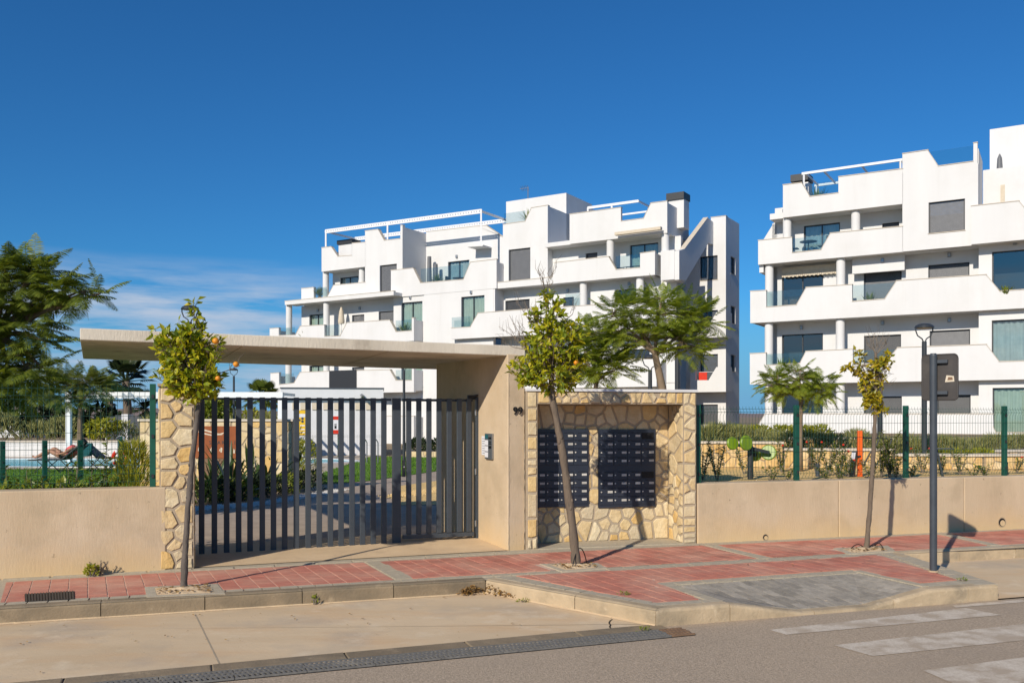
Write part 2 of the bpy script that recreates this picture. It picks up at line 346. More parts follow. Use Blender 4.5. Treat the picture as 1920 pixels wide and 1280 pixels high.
far_l = FLF.P(-40, 0); far_r = FK.P(60, 0)
rm = MB(); rm.face(*poly_xy([far_l, FL0, FL1, KC, KF, far_r, (70, -60), (-70, -60)], -.150)); struct('road', rm, m_asph)
bm_ = MB(); bm_.face(*poly_xy([FLF.P(-40, 0), FLF.P(FLL + .02, 0), FK.P(0.05, 0, -.06), KB + Vector((.05, .1, 0)), KA + Vector((0, .1, 0)), KA + (KA - KB) * 2.5 + Vector((0, .1, 0))], ZB))
bay = struct('parking_bay', bm_, m_bay)
b2 = MB(); b2.face(*poly_xy([FK.P(KF_K - .1, 0), FK.P(30, 0), KI + (KI - KH) * 4, KI, KH + Vector((0, .1, 0)), KG + Vector((0, .1, 0))], ZB + .002))
struct('parking_bay', b2, m_bay)
def joint(a, b, wd=.012):
    d = (b - a).normalized(); s = Vector((-d.y, d.x, 0)) * wd / 2
    q = MB(); q.face(a - s, a + s, b + s, b - s)
    return q
for a, b, wdt in ((G(366, 1151, ZB + .002), G(411, 1243, ZB + .002), .012),):
    joint(a, b, wdt).build('expansion_joint', m_mortar, bay)
cr = [G(1145 + dx, y, ZB + .002) for dx, y in ((3, 1160), (-1, 1163), (-3, 1167), (0, 1171), (-2, 1174), (1, 1178))]
q = MB()
for a, b in zip(cr, cr[1:]): q.v += joint(a, b, .014).v; q.f.append([len(q.v) - 4, len(q.v) - 3, len(q.v) - 2, len(q.v) - 1])
q.build('crack', m_black, bay)
def crack(pts, z, par, wd=.006):
    q = MB(); r_ = random.Random(len(pts)); full = []
    for (x0, y0), (x1, y1) in zip(pts, pts[1:]):
        for i in range(6): t = i / 6; full.append(G(x0 + (x1 - x0) * t + r_.uniform(-2.5, 2.5), y0 + (y1 - y0) * t + r_.uniform(-.8, .8), z))
    for a, b in zip(full, full[1:]): q.v += joint(a, b, wd * r_.uniform(.5, 1.2)).v; q.f.append([len(q.v) - 4, len(q.v) - 3, len(q.v) - 2, len(q.v) - 1])
    q.build('crack', m_rust, par)

# flush concrete edge strip in stones, then the drain channel
strip = bpy.data.objects.new('edge_strip', None); COL.objects.link(strip); strip['kind'] = 'structure'; WL[strip.name] = Vector((0, 0, 0))
k = -4.0
while k < FLL - .1:
    e = min(k + .98, FLL + .02); MB().fbox(FLF, k, e - .008, -.3, ZB + .006 + rnd.uniform(-.002, .002), .0, .205).build('kerbstone', m_kerb2, strip, bevel=.01); k += .98
grate = thing('drain_channel', 'long slotted drain channel along the parking bay edge, rusty at its end', 'drain', FLF.P(2, ZB, .3))
KG_ = FLF.k(1291, .33); KR_ = FLF.k(1183, .33)
MB().fbox(FLF, -4, KG_, -.3, -.1445, .207, .44).build('trough', m_black, grate)
for a, b in [(FLF.k(x0, .25), FLF.k(x1, .25)) for x0, x1 in ((575, 700), (868, 1045), (330, 380), (470, 500))]:
    MB().fbox(FLF, a, b, -.2, -.1405, .224, .287).build('silt', m_bay, grate)
k = -4.0; gi = 0
while k < KG_ - .05:
    s = MB(); e = min(k + .495, KG_)
    for w0, w1 in ((.21, .222), (.268, .288), (.335, .355), (.425, .437)): s.fbox(FLF, k, e, -.17, -.131, w0, w1)
    t = k + .006
    while t < e - .012:
        for (w0, w1), sh in (((.222, .268), 0), ((.288, .335), .017), ((.355, .425), 0)):
            s.prism([FLF.P(t + sh, -.165, w0), FLF.P(t + sh + .014, -.165, w0), FLF.P(t + sh + .024, -.165, w1), FLF.P(t + sh + .010, -.165, w1)], (0, 0, .031))
        t += .036
    s.build('grate_section', m_rust if k > KR_ else m_iron, grate); k += .5
# ---- pavement sheet
rampA, rampB, rampC = G(1251.5, 1095), G(1599, 1073), G(1728, 1102)
KD_i, K2_i, K3_i, KE_i = FK.P(k1369, 0, -.12), FK.P(k1508, 0, -.12), FK.P(k1632, 0, -.12), FK.P(k1745, 0, -.12)
pav = MB()
pav.face(*poly_xy([KA + (KA - KB), KB, KC, KD_i, rampA, rampB, rampC, KE_i, KF, KG, KH, KI, KI + Vector((3, 3, 0)), G(2300, 970), G(1920, 984), G(1305, 1008), G(985, 1015), G(900, 1005), G(640, 1020), G(372, 1040), G(362, 1054), G(0, 1075), KA + (KA - KB) + Vector((-.3, 3, 0))], -.004))
pave = struct('pavement', pav, m_sett)
def clip(poly, zone):
    c = sum(zone, Vector((0, 0))) / len(zone)
    for i in range(len(zone)):
        a, b = zone[i], zone[(i + 1) % len(zone)]; n = Vector((a.y - b.y, b.x - a.x))
        if n.dot(c - a) < 0: n = -n
        o = []
        for j in range(len(poly)):
            p, q = poly[j], poly[(j + 1) % len(poly)]; dp, dq = n.dot(p - a), n.dot(q - a)
            if dp >= 0: o.append(p)
            if dp * dq < 0: o.append(p + (q - p) * (dp / (dp - dq)))
        poly = o
        if len(poly) < 3: return []
    return poly
def area(p): return abs(sum(p[i].x * p[(i + 1) % len(p)].y - p[(i + 1) % len(p)].x * p[i].y for i in range(len(p)))) / 2
ZONES = [[(12, 1091.5), (300, 1074.6), (681, 1054.5), (738, 1086.5), (421, 1105.8), (0, 1132)],
         [(-42, 1094.5), (-300, 1109), (-300, 1150), (-58, 1135.5)],
         [(711, 1053), (1067, 1034), (1316, 1022.5), (1418, 1046.5), (980, 1072), (771.5, 1083.7)],
         [(1345, 1021.5), (1757, 1001.6), (1851, 1022), (1677, 1031.7), (1450, 1044.5)],
         [(1785, 1000), (1920, 993), (2250, 976), (2250, 1000), (1875, 1020.5)],
         [(968, 1079), (1228, 1065.6), (1228, 1130)], [(1228, 1091.3), (1313, 1123), (1228, 1130)],
         [(1228, 1065.6), (1647, 1040), (1597, 1067), (1228, 1091.3)], [(1647, 1040), (1794, 1086.6), (1722, 1092.5), (1597, 1067)]]
PITS = [[(271, 1101), (407.5, 1095), (422.5, 1114), (275, 1120)], [(1012, 1057.5), (1120, 1055.5), (1138, 1065.5), (1054, 1072)], [(1562, 1028.5), (1664, 1023), (1680, 1034), (1590, 1039)]]
def inside(p, poly):
    s = 0
    for i in range(len(poly)):
        a, b = poly[i], poly[(i + 1) % len(poly)]; c = (b.x - a.x) * (p.y - a.y) - (b.y - a.y) * (p.x - a.x); s += 1 if c > 0 else -1
    return abs(s) == len(poly)
pits2 = [[G(*p).xy for p in z] for z in PITS]
beds = MB(); slabs = []
du, dv, gap = .172, .212, .012
for zi, z in enumerate(ZONES):
    Z = [G(*p).xy for p in z]; beds.face(*[Vector((p.x, p.y, 0)) for p in Z])
    O = Vector((-1.2, 9.3)); det = E1.x * E2.y - E1.y * E2.x
    ij = [(((p - O).x * E2.y - (p - O).y * E2.x) / det / du, (E1.x * (p - O).y - E1.y * (p - O).x) / det / dv) for p in Z]
    for i in range(math.floor(min(a for a, _ in ij)), math.ceil(max(a for a, _ in ij)) + 1):
        sh = .5 if i % 2 else 0
        for j in range(math.floor(min(b for _, b in ij)) - 1, math.ceil(max(b for _, b in ij)) + 1):
            a = O + E1 * (i * du) + E2 * ((j + sh) * dv)
            c = [a + E1 * gap / 2 + E2 * gap / 2, a + E1 * (du - gap / 2) + E2 * gap / 2, a + E1 * (du - gap / 2) + E2 * (dv - gap / 2), a + E1 * gap / 2 + E2 * (dv - gap / 2)]
            p = clip(c, Z)
            if len(p) > 2 and area(p) > .0015:
                m = sum(p, Vector((0, 0))) / len(p)
                if not any(inside(m, q) for q in pits2) and m.length > 0: slabs.append((m.y, p))
beds.build('joint_bed', m_joint, pave)
slabs.sort(key=lambda t: (0 if -5.5 < t[1][0].x and abs(t[1][0].x / t[0]) < .6 else 1, t[0]))
rest = MB()
for i, (_, p) in enumerate(slabs):
    h = .0045 + rnd.uniform(-.0012, .0012); pts = [Vector((q.x, q.y, h + rnd.uniform(-.0006, .0006))) for q in p]
    (MB() if i < 300 else rest).prism(pts, (0, 0, -.02)) if i >= 300 else MB().prism(pts, (0, 0, -.02)).build('paving_slab', m_red, pave)
rest.build('paving_slabs', m_red, pave, kind='stuff')
def band(p, q, wd=.1, ln=.165, side=1, name='sett', top=.0055):
    p, q = Vector(p), Vector(q); L = (q - p).length; n = max(1, round(L / ln)); d = (q - p) / n; s = Vector((-d.y, d.x, 0)).normalized() * wd * side
    for i in range(n):
        a = p + d * i; t = d * (.05 + rnd.uniform(0, .04)); h = Vector((0, 0, top + rnd.uniform(-.0015, .0015)))
        MB().prism([a + t * .5 + h, a + d - t * .5 + h, a + d - t * .5 + s + h, a + t * .5 + s + h], (0, 0, -.03)).build(name, m_sett, pave)
def off(p, q, d):
    p, q = Vector(p), Vector(q); n = Vector((-(q - p).y, (q - p).x, 0)).normalized() * d; return p + n, q + n
band(*off(KA, KB, .135), wd=.11, ln=.17); band(*off(KB, KC, .135), wd=.12, ln=.19); band(*off(KC, FK.P(k1369, 0), .135), wd=.12, ln=.2)
band(G(-300, 1101.6), G(362, 1064.6), wd=.075, ln=.45, side=-1); band(G(362, 1066.3), G(985, 1032.3), wd=.1, ln=.42, side=-1)
band(G(683, 1052.6), G(742, 1086), wd=.19, ln=.26); band(G(1322, 1021.5), G(1424, 1047.5), wd=.14, ln=.2)
band(G(785, 1084.5), G(1020, 1072), wd=.1, ln=.2, side=-1); band(G(1135, 1066), G(1597, 1039.5), wd=.16, ln=.2, side=-1)
band(G(1760, 1001), G(1858, 1022.5), wd=.16, ln=.2); band(*off(KG, KF, -.0), wd=.24, ln=.3, side=-1)
band(G(1680, 1034.2), G(2250, 1003), wd=.1, ln=.3, side=-1)
band(G(1236, 1094.3), G(1599, 1070.5), wd=.1, ln=.16, side=-1); band(G(1599, 1070), G(1730, 1099.5), wd=.1, ln=.16); band(G(1233, 1094), G(1335, 1128), wd=.12, ln=.16)
band(FK.P(k1745 + .1, 0, -.13), FK.P(KF_K - .1, 0, -.13), wd=.14, ln=.2)
# tree pits
def pit(z, inner):
    o = [G(*p) for p in z]; c = sum(o, Vector()) / 4; I = [c + (p - c) * inner for p in o]
    fr = MB()
    for i in range(4):
        j = (i + 1) % 4; up = Vector((0, 0, .0085))
        fr.prism([o[i] + up, o[j] + up, I[j] + up, I[i] + up], (0, 0, -.03))
    fr.build('tree_pit_edge', m_sett, pave)
    s = MB(); I = [c + (p - c) * inner for p in o]; nx = 9
    gr = [[None] * (nx + 1) for _ in range(nx + 1)]
    for a in range(nx + 1):
        for b in range(nx + 1):
            u, v = a / nx, b / nx; p = (I[0] * (1 - u) + I[1] * u) * (1 - v) + (I[3] * (1 - u) + I[2] * u) * v
            gr[a][b] = p + Vector((0, 0, .007 + .035 * math.sin(math.pi * u) * math.sin(math.pi * v) * (0.5 + rnd.random() * .6)))
    for a in range(nx):
        for b in range(nx): s.face(gr[a][b], gr[a + 1][b], gr[a + 1][b + 1], gr[a][b + 1])
    s.build('tree_pit_soil', m_apron, pave)
    ch = MB(); ch.raw = True
    for _ in range(90):
        u, v = rnd.random(), rnd.random(); p = (I[0] * (1 - u) + I[1] * u) * (1 - v) + (I[3] * (1 - u) + I[2] * u) * v + Vector((0, 0, .03))
        a = rnd.random() * 6.3; d = Vector((math.cos(a), math.sin(a), rnd.uniform(-.2, .3))) * rnd.uniform(.01, .03); e = Vector((-d.y, d.x, rnd.uniform(-.01, .01))) * .5
        ch.face(p - d, p + e, p + d, p - e)
    ch.build('dead_leaves', m_dry, pave, kind='stuff')
for z in PITS: pit(z, .74)
# dropped kerb ramp with small dark pavers
tri = [(rampA, K2_i + Vector((0, 0, -.115)), K3_i + Vector((0, 0, -.115))), (rampA, K3_i + Vector((0, 0, -.115)), rampB), (rampA, KD_i, K2_i + Vector((0, 0, -.115))), (rampB, K3_i + Vector((0, 0, -.115)), KE_i), (rampB, KE_i, rampC)]
rp = MB()
for t in tri: rp.face(*[p + Vector((0, 0, -.006)) for p in t])
ramp = rp.build('ramp_bed', m_joint, pave)
def tri_z(p):
    for a, b, c in tri:
        d = (b.y - c.y) * (a.x - c.x) + (c.x - b.x) * (a.y - c.y)
        l = ((b.y - c.y) * (p.x - c.x) + (c.x - b.x) * (p.y - c.y)) / d; m = ((c.y - a.y) * (p.x - c.x) + (a.x - c.x) * (p.y - c.y)) / d
        if l > -.02 and m > -.02 and l + m < 1.02: return l * a.z + m * b.z + (1 - l - m) * c.z
    return None
dk = []
rz = [p.xy for p in (rampA, rampB, rampC, KE_i, K3_i, K2_i, KD_i)]
for t in tri:
    Z = [p.xy for p in t]
    for i in range(-30, 60):
        for j in range(-30, 60):
            a = rampA.xy + E1 * (i * .1) + E2 * ((j + (.5 if i % 2 else 0)) * .2) 
            c = [a + E1 * .003 + E2 * .003, a + E1 * .097 + E2 * .003, a + E1 * .097 + E2 * .197, a + E1 * .003 + E2 * .197]
            if (c[0] - Z[0]).length > 4.5: continue
            p = clip(c, Z)
            if len(p) > 2 and area(p) > .0008: dk.append((t, p))
dkm = MB()
for t, p in dk:
    a, b, c = t; nrm = (b - a).cross(c - a); h = rnd.uniform(-.001, .0012)
    dkm.prism([Vector((q.x, q.y, a.z - (nrm.x * (q.x - a.x) + nrm.y * (q.y - a.y)) / nrm.z + h)) for q in p], (0, 0, -.012))
dkm.build('ramp_pavers', m_dark, pave, kind='stuff')
# kerbs
kerb = bpy.data.objects.new('kerb', None); COL.objects.link(kerb); kerb['kind'] = 'structure'; WL[kerb.name] = Vector((0, 0, 0))
def kerb_run(p, q, zs, ln=.92, start=0.0, th=.125, zb=-.25, mat=None):
    """zs: list of (distance, top level)"""
    Fk = Frame.through(p, q); L = (Vector(q).xy - Vector(p).xy).length
    def top(k):
        for (a, za), (b, zb_) in zip(zs, zs[1:]):
            if a <= k <= b: return za + (zb_ - za) * (k - a) / (b - a)
        return zs[-1][1]
    cuts = [0.0]; k = start or ln
    while k < L - .12: cuts.append(k); k += ln
    cuts.append(L)
    for a, b in zip(cuts, cuts[1:]):
        m = MB(); st = []; ks = [a + .004] + [d for d, _ in zs if a + .05 < d < b - .05] + [b - .004]
        h = rnd.uniform(-.003, .002); o = rnd.uniform(-.003, .003)
        for k in ks:
            z = top(k) + h + .006
            prof = [(o, zb), (o, max(z - .03, zb + .01)), (o - .009, z - .009), (o - .03, z), (-th, z), (-th, zb)]
            j = len(m.v); m.v += [Fk.P(k, zz, w) for w, zz in prof]; st.append(j)
        n = 6
        for j, l in zip(st, st[1:]):
            for i in range(n): m.f.append([j + i, j + (i + 1) % n, l + (i + 1) % n, l + i])
        m.f.append([st[0] + i for i in range(n)]); m.f.append([st[-1] + i for i in reversed(range(n))])
        m.build('kerbstone', mat or m_kerb, kerb)
LAB = (KB - KA).xy.length
kerb_run(KA + (KA - KB) * .5, KB, [(0, 0), (99, 0)], ln=.9, start=.35, mat=m_kerb2); kerb_run(KB, KC, [(0, 0), (9, 0)], ln=.95, start=1.2)
kerb_run(KC, KF, [(0, 0), (k1369, 0), (k1508, -.125), (k1632, -.125), (k1745, 0), (KF_K, 0)], ln=.9, start=k1369)
kerb_run(KF, KG, [(0, 0), (9, 0)]); kerb_run(KG, KI, [(0, 0), (99, 0)], ln=.9)
# sand washed against the kerb foot
for p, q in ((KA, KB), (KB, KC)):
    sm = MB(); L = (q - p).xy.length; Fs = Frame.through(p, q); n = int(L / .05); r_ = random.Random(5)
    ed = [(k * L / n, .012 + .035 * abs(noise.noise(Vector((k * .17, p.x, 0)))) + r_.random() * .012) for k in range(n + 1)]
    for (a, wa), (b, wb) in zip(ed, ed[1:]): sm.face(Fs.P(a, ZB + .012, -.001), Fs.P(b, ZB + .012, -.001), Fs.P(b, ZB + .0022, wb), Fs.P(a, ZB + .0022, wa))
    sm.build('washed_sand', m_apron, bay, kind='stuff')
# painted crossing
def stripe(px):
    m = MB(); m.face(*[G(x, y, ZB - .006) for x, y in px]); return m
cross = [[(1443, 1180), (1474, 1189), (1877, 1152), (1810, 1139)], [(1563, 1208.6), (1637, 1229), (2150, 1175), (2070, 1152)], [(1731, 1256), (1815, 1292), (2350, 1219), (2250, 1188)], [(1786, 1134), (1792, 1138), (1925, 1127.5), (1915, 1123.5)]]
road = bpy.data.objects['road']
for c in cross: stripe(c).build('painted_stripe', m_paint, road)
mk = MB(); n_ = 0
for c in cross[:0]: pass
# small cast-iron grate in the pavement
dg = thing('pavement_drain', 'small dark barred drain grate set in red paving by kerb', 'drain', G(92, 1118))
pp = [G(46, 1114.5), G(139, 1109), G(140, 1124), G(47, 1129)]
MB().prism([p + Vector((0, 0, .0075)) for p in pp], (0, 0, -.03)).build('frame', m_black, dg)
for i in range(17):
    a, b = pp[0].lerp(pp[1], (i + .2) / 17), pp[0].lerp(pp[1], (i + .75) / 17); c, d = pp[3].lerp(pp[2], (i + .75) / 17), pp[3].lerp(pp[2], (i + .2) / 17)
    MB().prism([p + Vector((0, 0, .014)) for p in (a, b, c, d)], (0, 0, -.01)).build('bar', m_dkmetal, dg)
# fallen leaves
def litter(mb, p, s, flat=.3):
    a = rnd.random() * 6.283; d = Vector((math.cos(a), math.sin(a), rnd.uniform(-flat, flat))) * s; e = Vector((-math.sin(a), math.cos(a), rnd.uniform(-flat, flat))) * s * .5
    mb.face(p - d, p + e + Vector((0, 0, s * .3)), p + d); mb.face(p - d, p + d, p - e + Vector((0, 0, s * .2)))
lp = MB(); lp.raw = True
c0, c1 = G(905, 1107, ZB), G(965, 1118.5, ZB); c2 = G(868, 1114, ZB)
for _ in range(900):
    t = rnd.random(); u = rnd.random() ** 1.3
    p = c2.lerp(c0, t * 1.0) if rnd.random() < .45 else c0.lerp(c1, t)
    hgt = .11 * (1 - abs((p.x - c0.x) / .42)) if abs(p.x - c0.x) < .42 else .01
    p = p + Vector((rnd.gauss(0, .03), rnd.gauss(-.03, .05), 0)); p.z = ZB + .008 + max(0, hgt) * rnd.random()
    litter(lp, p, rnd.uniform(.012, .028), .6)
tag(lp.build('leaf_pile', m_dry), 'heap of dry brown leaves swept into the kerb corner', 'leaves', kind='stuff')
sc = MB(); sc.raw = True
for x, y in ((50, 1205), (75, 1262), (38, 1209), (120, 1174), (246, 1200), (255, 1204), (310, 1193), (322, 1195), (423, 1201), (450, 1203), (362, 1154), (375, 1154), (547, 1156), (553, 1162), (680, 1161), (690, 1170), (736, 1161), (716, 1159), (770, 1142), (830, 1121), (975, 1173), (960, 1170), (655, 1152), (420, 1140), (1005, 1127), (1150, 1125)):
    litter(sc, G(x, y, ZB) + Vector((0, 0, .012)), rnd.uniform(.008, .02), .15)
for x, y in ((798, 1117), (833, 1121.5), (1486, 1061), (1402, 1060), (1245, 1118), (1540, 1073), (1312, 1024), (1095, 1090)):
    litter(sc, G(x, y, 0 if y < 1110 else ZB) + Vector((0, 0, .015)), rnd.uniform(.012, .022), .2)
for _ in range(60): litter(sc, G(rnd.uniform(-50, 1200), rnd.uniform(1150, 1200), ZB) + Vector((0, 0, .008)), rnd.uniform(.004, .009), .2)
tag(sc.build('fallen_leaves', m_dry), 'single dry leaves scattered over the bay and pavement', 'leaves', kind='stuff')
# ================================================================== walls, portal, gate, mailboxes, fences
def cells(W, H, n, r, mortar=.018, aspect=1.0, it=2):
    """n stone outlines filling a W x H panel"""
    pts = [Vector((r.random() * W, r.random() * H)) for _ in range(n)]
    def cell(i, mo):
        a = pts[i]; poly = [Vector((mo, mo)), Vector((W - mo, mo)), Vector((W - mo, H - mo)), Vector((mo, H - mo))]
        for j, b in enumerate(pts):
            if j == i: continue
            d = b - a; L = d.length
            if L > 1.6 * max(W, H): continue
            nn = d / max(L, 1e-6); mid = L / 2 - mo; o = []
            for q in range(len(poly)):
                p, s = poly[q], poly[(q + 1) % len(poly)]; dp, ds = mid - nn.dot(p - a), mid - nn.dot(s - a)
                if dp >= 0: o.append(p)
                if dp * ds < 0: o.append(p + (s - p) * (dp / (dp - ds)))
            poly = o
            if len(poly) < 3: return []
        return poly
    for _ in range(it):
        new = []
        for i in range(n):
            c = cell(i, 0); new.append(sum(c, Vector((0, 0))) / len(c) if c else pts[i])
        pts = [p.lerp(q, .8) for p, q in zip(pts, new)]
    return [c for c in (cell(i, mortar / 2) for i in range(n)) if len(c) > 2 and area(c) > .0012]
def stones(parent, org, e1, e2, e3, W, H, n, seed, mat=None, mortar=.028, rise=.016, name='stone'):
    r = random.Random(seed); mat = mat or m_stone
    for c in cells(W, H, n, r, mortar):
        m = sum(c, Vector((0, 0))) / len(c); h = rise * r.uniform(.55, 1.15); mb = MB()
        # rough the outline a little
        q = []
        for i in range(len(c)):
            a, b = c[i], c[(i + 1) % len(c)]; q.append(a.lerp(m, r.uniform(.0, .05)))
            if (b - a).length > .07: q.append(a.lerp(b, .5).lerp(m, r.uniform(-.01, .06)))
        P = lambda p, z: org + e1 * p.x + e2 * p.y + e3 * z
        k = len(q); ins = min(.16, .012 / max(.03, math.sqrt(area(c))) )
        rings = [[P(p, -.004) for p in q], [P(p, h * .6) for p in q], [P(p.lerp(m, ins + r.uniform(0, .04)), h + r.uniform(-.004, .004)) for p in q]]
        tilt = [h + r.uniform(-.003, .003)]
        mb.v = [p for rg in rings for p in rg] + [P(m, h + r.uniform(-.002, .006))]
        for rr in range(2):
            for i in range(k): mb.f.append([rr * k + i, rr * k + (i + 1) % k, (rr + 1) * k + (i + 1) % k, (rr + 1) * k + i])
        for i in range(k): mb.f.append([2 * k + i, 2 * k + (i + 1) % k, 3 * k])
        mb.build(name, mat, parent)
UP = Vector((0, 0, 1))
def fstones(parent, Fm, k0, k1, z0, z1, w, n, seed, **kw):
    stones(parent, Fm.P(k0, z0, w), Fm.u3, UP, Fm.n3, k1 - k0, z1 - z0, n, seed, **kw)
# left wall
LW = Frame.through(G(0, 1085.3), G(309, 1068.8)); kl = LW.k(311)
lw = thing('concrete_wall', 'tan concrete garden wall left of the stone pillar', 'wall', LW.P(kl - 3, 0))
MB().fbox(LW, -7, kl, -.05, .915, -.3, 0).build('wall_body', m_wallc, lw, bevel=.012)
# stone pillar
PF = Frame.through(G(309, 1069), G(364, 1066)); p0, p1 = PF.k(299, -.02), PF.k(363.5, -.02)
pl = thing('stone_pillar', 'honey coloured rubble stone pillar between wall and dark railing', 'pillar', PF.P((p0 + p1) / 2, 0, -.2))
MB().fbox(PF, p0, p1, -.05, 2.03, -1.0, -.02).build('core', m_mortar, pl)
fstones(pl, PF, p0, p1, .0, 2.03, -.02, 30, 3)
stones(pl, PF.P(p1, 0, -.02), -PF.n3, UP, PF.u3, .98, 2.03, 52, 4, rise=.012)
stones(pl, PF.P(p0, .92, -1.0), PF.n3, UP, -PF.u3, .98, 1.1, 28, 5, rise=.012)
MB().fbox(PF, p0 - .02, p1 + .02, 2.031, 2.06, -1.03, .02).build('coping', m_mortar, pl)
# entrance apron inside the pavement line
ap = MB(); A_, B_, C_, D_, E_, F_ = [Vector(p) for p in ((*G(362, 1064).xy, .004), (*G(953, 1031.5).xy, .004), (-.40, 12.14, .048), (-.75, 12.85, .05), (-4.3, 11.75, .004), (-4.0, 10.9, .002))]
ap.face(A_, B_, C_, F_); ap.face(F_, C_, D_, E_); apron = struct('entrance_apron', ap, m_apron)
# portal
zu, zt_ = 2.466, 2.59
cFL, cFR, cBR, cBL = [Vector(p) for p in ((-4.72, 9.76, 2.533), (.17, 11.42, 2.466), (-1.0, 14.95, 2.475), (-6.29, 13.1, 2.54))]
portal = thing('entrance_portal', 'cantilevered grey concrete canopy with its tan concrete side wall over the gate', 'portal', G(968, 1030))
MB().prism([cFL, cFR, cBR, cBL], (0, 0, .13)).build('roof_slab', m_conc, portal, bevel=.01)
pb, pf = Vector((-1.143, 13.48, 0)), G(952, 1031.5)
PS = Frame.through(pb, pf); LP = (pf - pb).xy.length
MB().fbox(PS, .0, LP, -.05, zu + .02, -.245, 0).build('side_wall', m_wallc, portal, bevel=.01)
for t in (.33, .66):
    a, b = cFL.lerp(cFR, t), cBL.lerp(cBR, t); q = MB(); s = (cFR - cFL).normalized() * .004
    q.prism([p - UP * .003 for p in (a - s, a + s, b + s, b - s)], (0, 0, .004)); q.build('shutter_joint', m_mortar, portal)
def text(s, size, Fm, k, z, w, mat, name, parent, ext=.006, align='LEFT', bold=0):
    cu = bpy.data.curves.new('txt', 'FONT'); cu.body = s; cu.size = size; cu.extrude = ext; cu.align_x = align; cu.offset = bold
    o = bpy.data.objects.new('txt', cu); me = bpy.data.meshes.new_from_object(o); bpy.data.objects.remove(o)
    rot = Matrix((Fm.u3, UP, Fm.n3)).transposed().to_4x4(); me.transform(Matrix.Translation(Fm.P(k, z, w) - (WL[parent.name] if parent else Vector((0, 0, 0)))) @ rot)
    ob = bpy.data.objects.new(name, me); COL.objects.link(ob); me.materials.append(mat)
    if parent: ob.parent = parent; WL[ob.name] = WL[parent.name]
    return ob
FPF = Frame.through(G(952, 1031.5), G(986, 1029.5))
ka, za = FPF.kz(961.5, 776.5)
hn = thing('house_number', 'black house number 99 on the concrete end of portal wall', 'number', FPF.P(ka, za, .005))
text('9', .135, FPF, ka, za, .006, m_black, 'digit', hn, .004, bold=.0025); text('9', .135, FPF, ka + .068, za, .006, m_black, 'digit', hn, .004, bold=.0025)
for x_, wd, sd in ((954.5, .012, 3), (983, .016, 4)):
    q = MB(); r_ = random.Random(sd); kk = FPF.k(x_); z = .0; prev = None
    while z < 2.3:
        a, b = kk + r_.uniform(-.006, .006), wd * r_.uniform(.3, 1.0) * (1 if z < 1.4 else .5)
        if prev: q.face(FPF.P(prev[0] - prev[1] / 2, prev[2], .0018), FPF.P(prev[0] + prev[1] / 2, prev[2], .0018), FPF.P(a + b / 2, z, .0018), FPF.P(a - b / 2, z, .0018))
        prev = (a, b, z); z += r_.uniform(.03, .07)
    q.build('rough_seam', m_mortar, portal)
# intercom and notice on the side face
def side_rect(x0, y0, x1, y1):
    k0, z1 = PS.kz(x0, y0); k1, z0 = PS.kz(x1, y1); return k0, k1, z0, z1
k0, k1, z0, z1 = side_rect(912.5, 812, 926, 861)
ic = thing('intercom', 'silver door intercom panel with call buttons on portal wall', 'intercom', PS.P((k0 + k1) / 2, z0, 0))
MB().fbox(PS, k0, k1, z0, z1, -.01, .03).build('housing', m_alu, ic, bevel=.004)
km = (k0 + k1) / 2; h = z1 - z0
MB().fbox(PS, k0 + .012, km - .006, z0 + .80 * h, z1 - .015, .02, .033).build('screen', m_teal, ic)
for i in range(3): MB().fbox(PS, k0 + .012, km - .006, z0 + (.07 + .235 * i) * h, z0 + (.27 + .235 * i) * h, .02, .033).build('name_strip', m_paper, ic)
for a, b in ((.42, .52), (.58, .63), (.66, .70), (.78, .86)): MB().fbox(PS, km + .01, k1 - .015, z0 + a * h, z0 + b * h, .02, .034).build('button', m_black, ic)
k0, k1, z0, z1 = side_rect(903.5, 817, 911.5, 853)
nt_ = thing('paper_notice', 'white paper notice taped beside the intercom', 'notice', PS.P(k0, z0, 0))
MB().fbox(PS, k0, k1, z0, z1, -.002, .004).build('sheet', m_paper, nt_)
for i in range(7):
    zz = z0 + (i + .8) * (z1 - z0) / 8; MB().fbox(PS, k0 + .02, k1 - .02 - rnd.uniform(0, .03), zz, zz + .006, .002, .0052).build('text_line', m_pole, nt_)
# railing of upright bars and pedestrian gate
GF = Frame.through(Vector((-3.86, 10.985, 0)), Vector((-.455, 12.12, 0))); zt = 1.938
def gz(k): return max(0, .048 * k / 3.59)
rl = thing('bar_railing', 'anthracite railing of upright square bars beside the stone pillar', 'railing', GF.P(1.5, 0, 0))
for x in (378, 402, 425, 447.5, 469, 492, 513, 534, 556, 578, 599, 620, 640, 660.5, 680.3, 700.3, 720.3):
    k = GF.k(x); MB().fbox(GF, k - .034, k + .034, gz(k) - .004, zt - .0, -.05, 0).build('bar', m_gate, rl, bevel=.006)
MB().fbox(GF, GF.k(367), GF.k(735), zt - .035, zt - .006, -.085, -.052).build('top_rail', m_gate, rl)
k = GF.k(744); MB().fbox(GF, k - .055, k + .055, .02, zt, -.06, .01).build('post', m_gate, rl, bevel=.006)
pg = thing('pedestrian_gate', 'anthracite barred pedestrian gate hung beside the portal wall', 'gate', GF.P(GF.k(820), .05, 0))
ks, ke = GF.k(756), GF.k(888.5)
for x in (767, 786, 805, 824, 843, 862, 880):
    k = GF.k(x); MB().fbox(GF, k - .033, k + .033, .137, zt, -.05, 0).build('bar', m_gate, pg, bevel=.006)
MB().fbox(GF, ks, ke, .08, .134, -.06, .004).build('bottom_rail', m_gate, pg); MB().fbox(GF, ks, ke, zt - .04, zt - .006, -.09, -.052).build('top_rail', m_gate, pg)
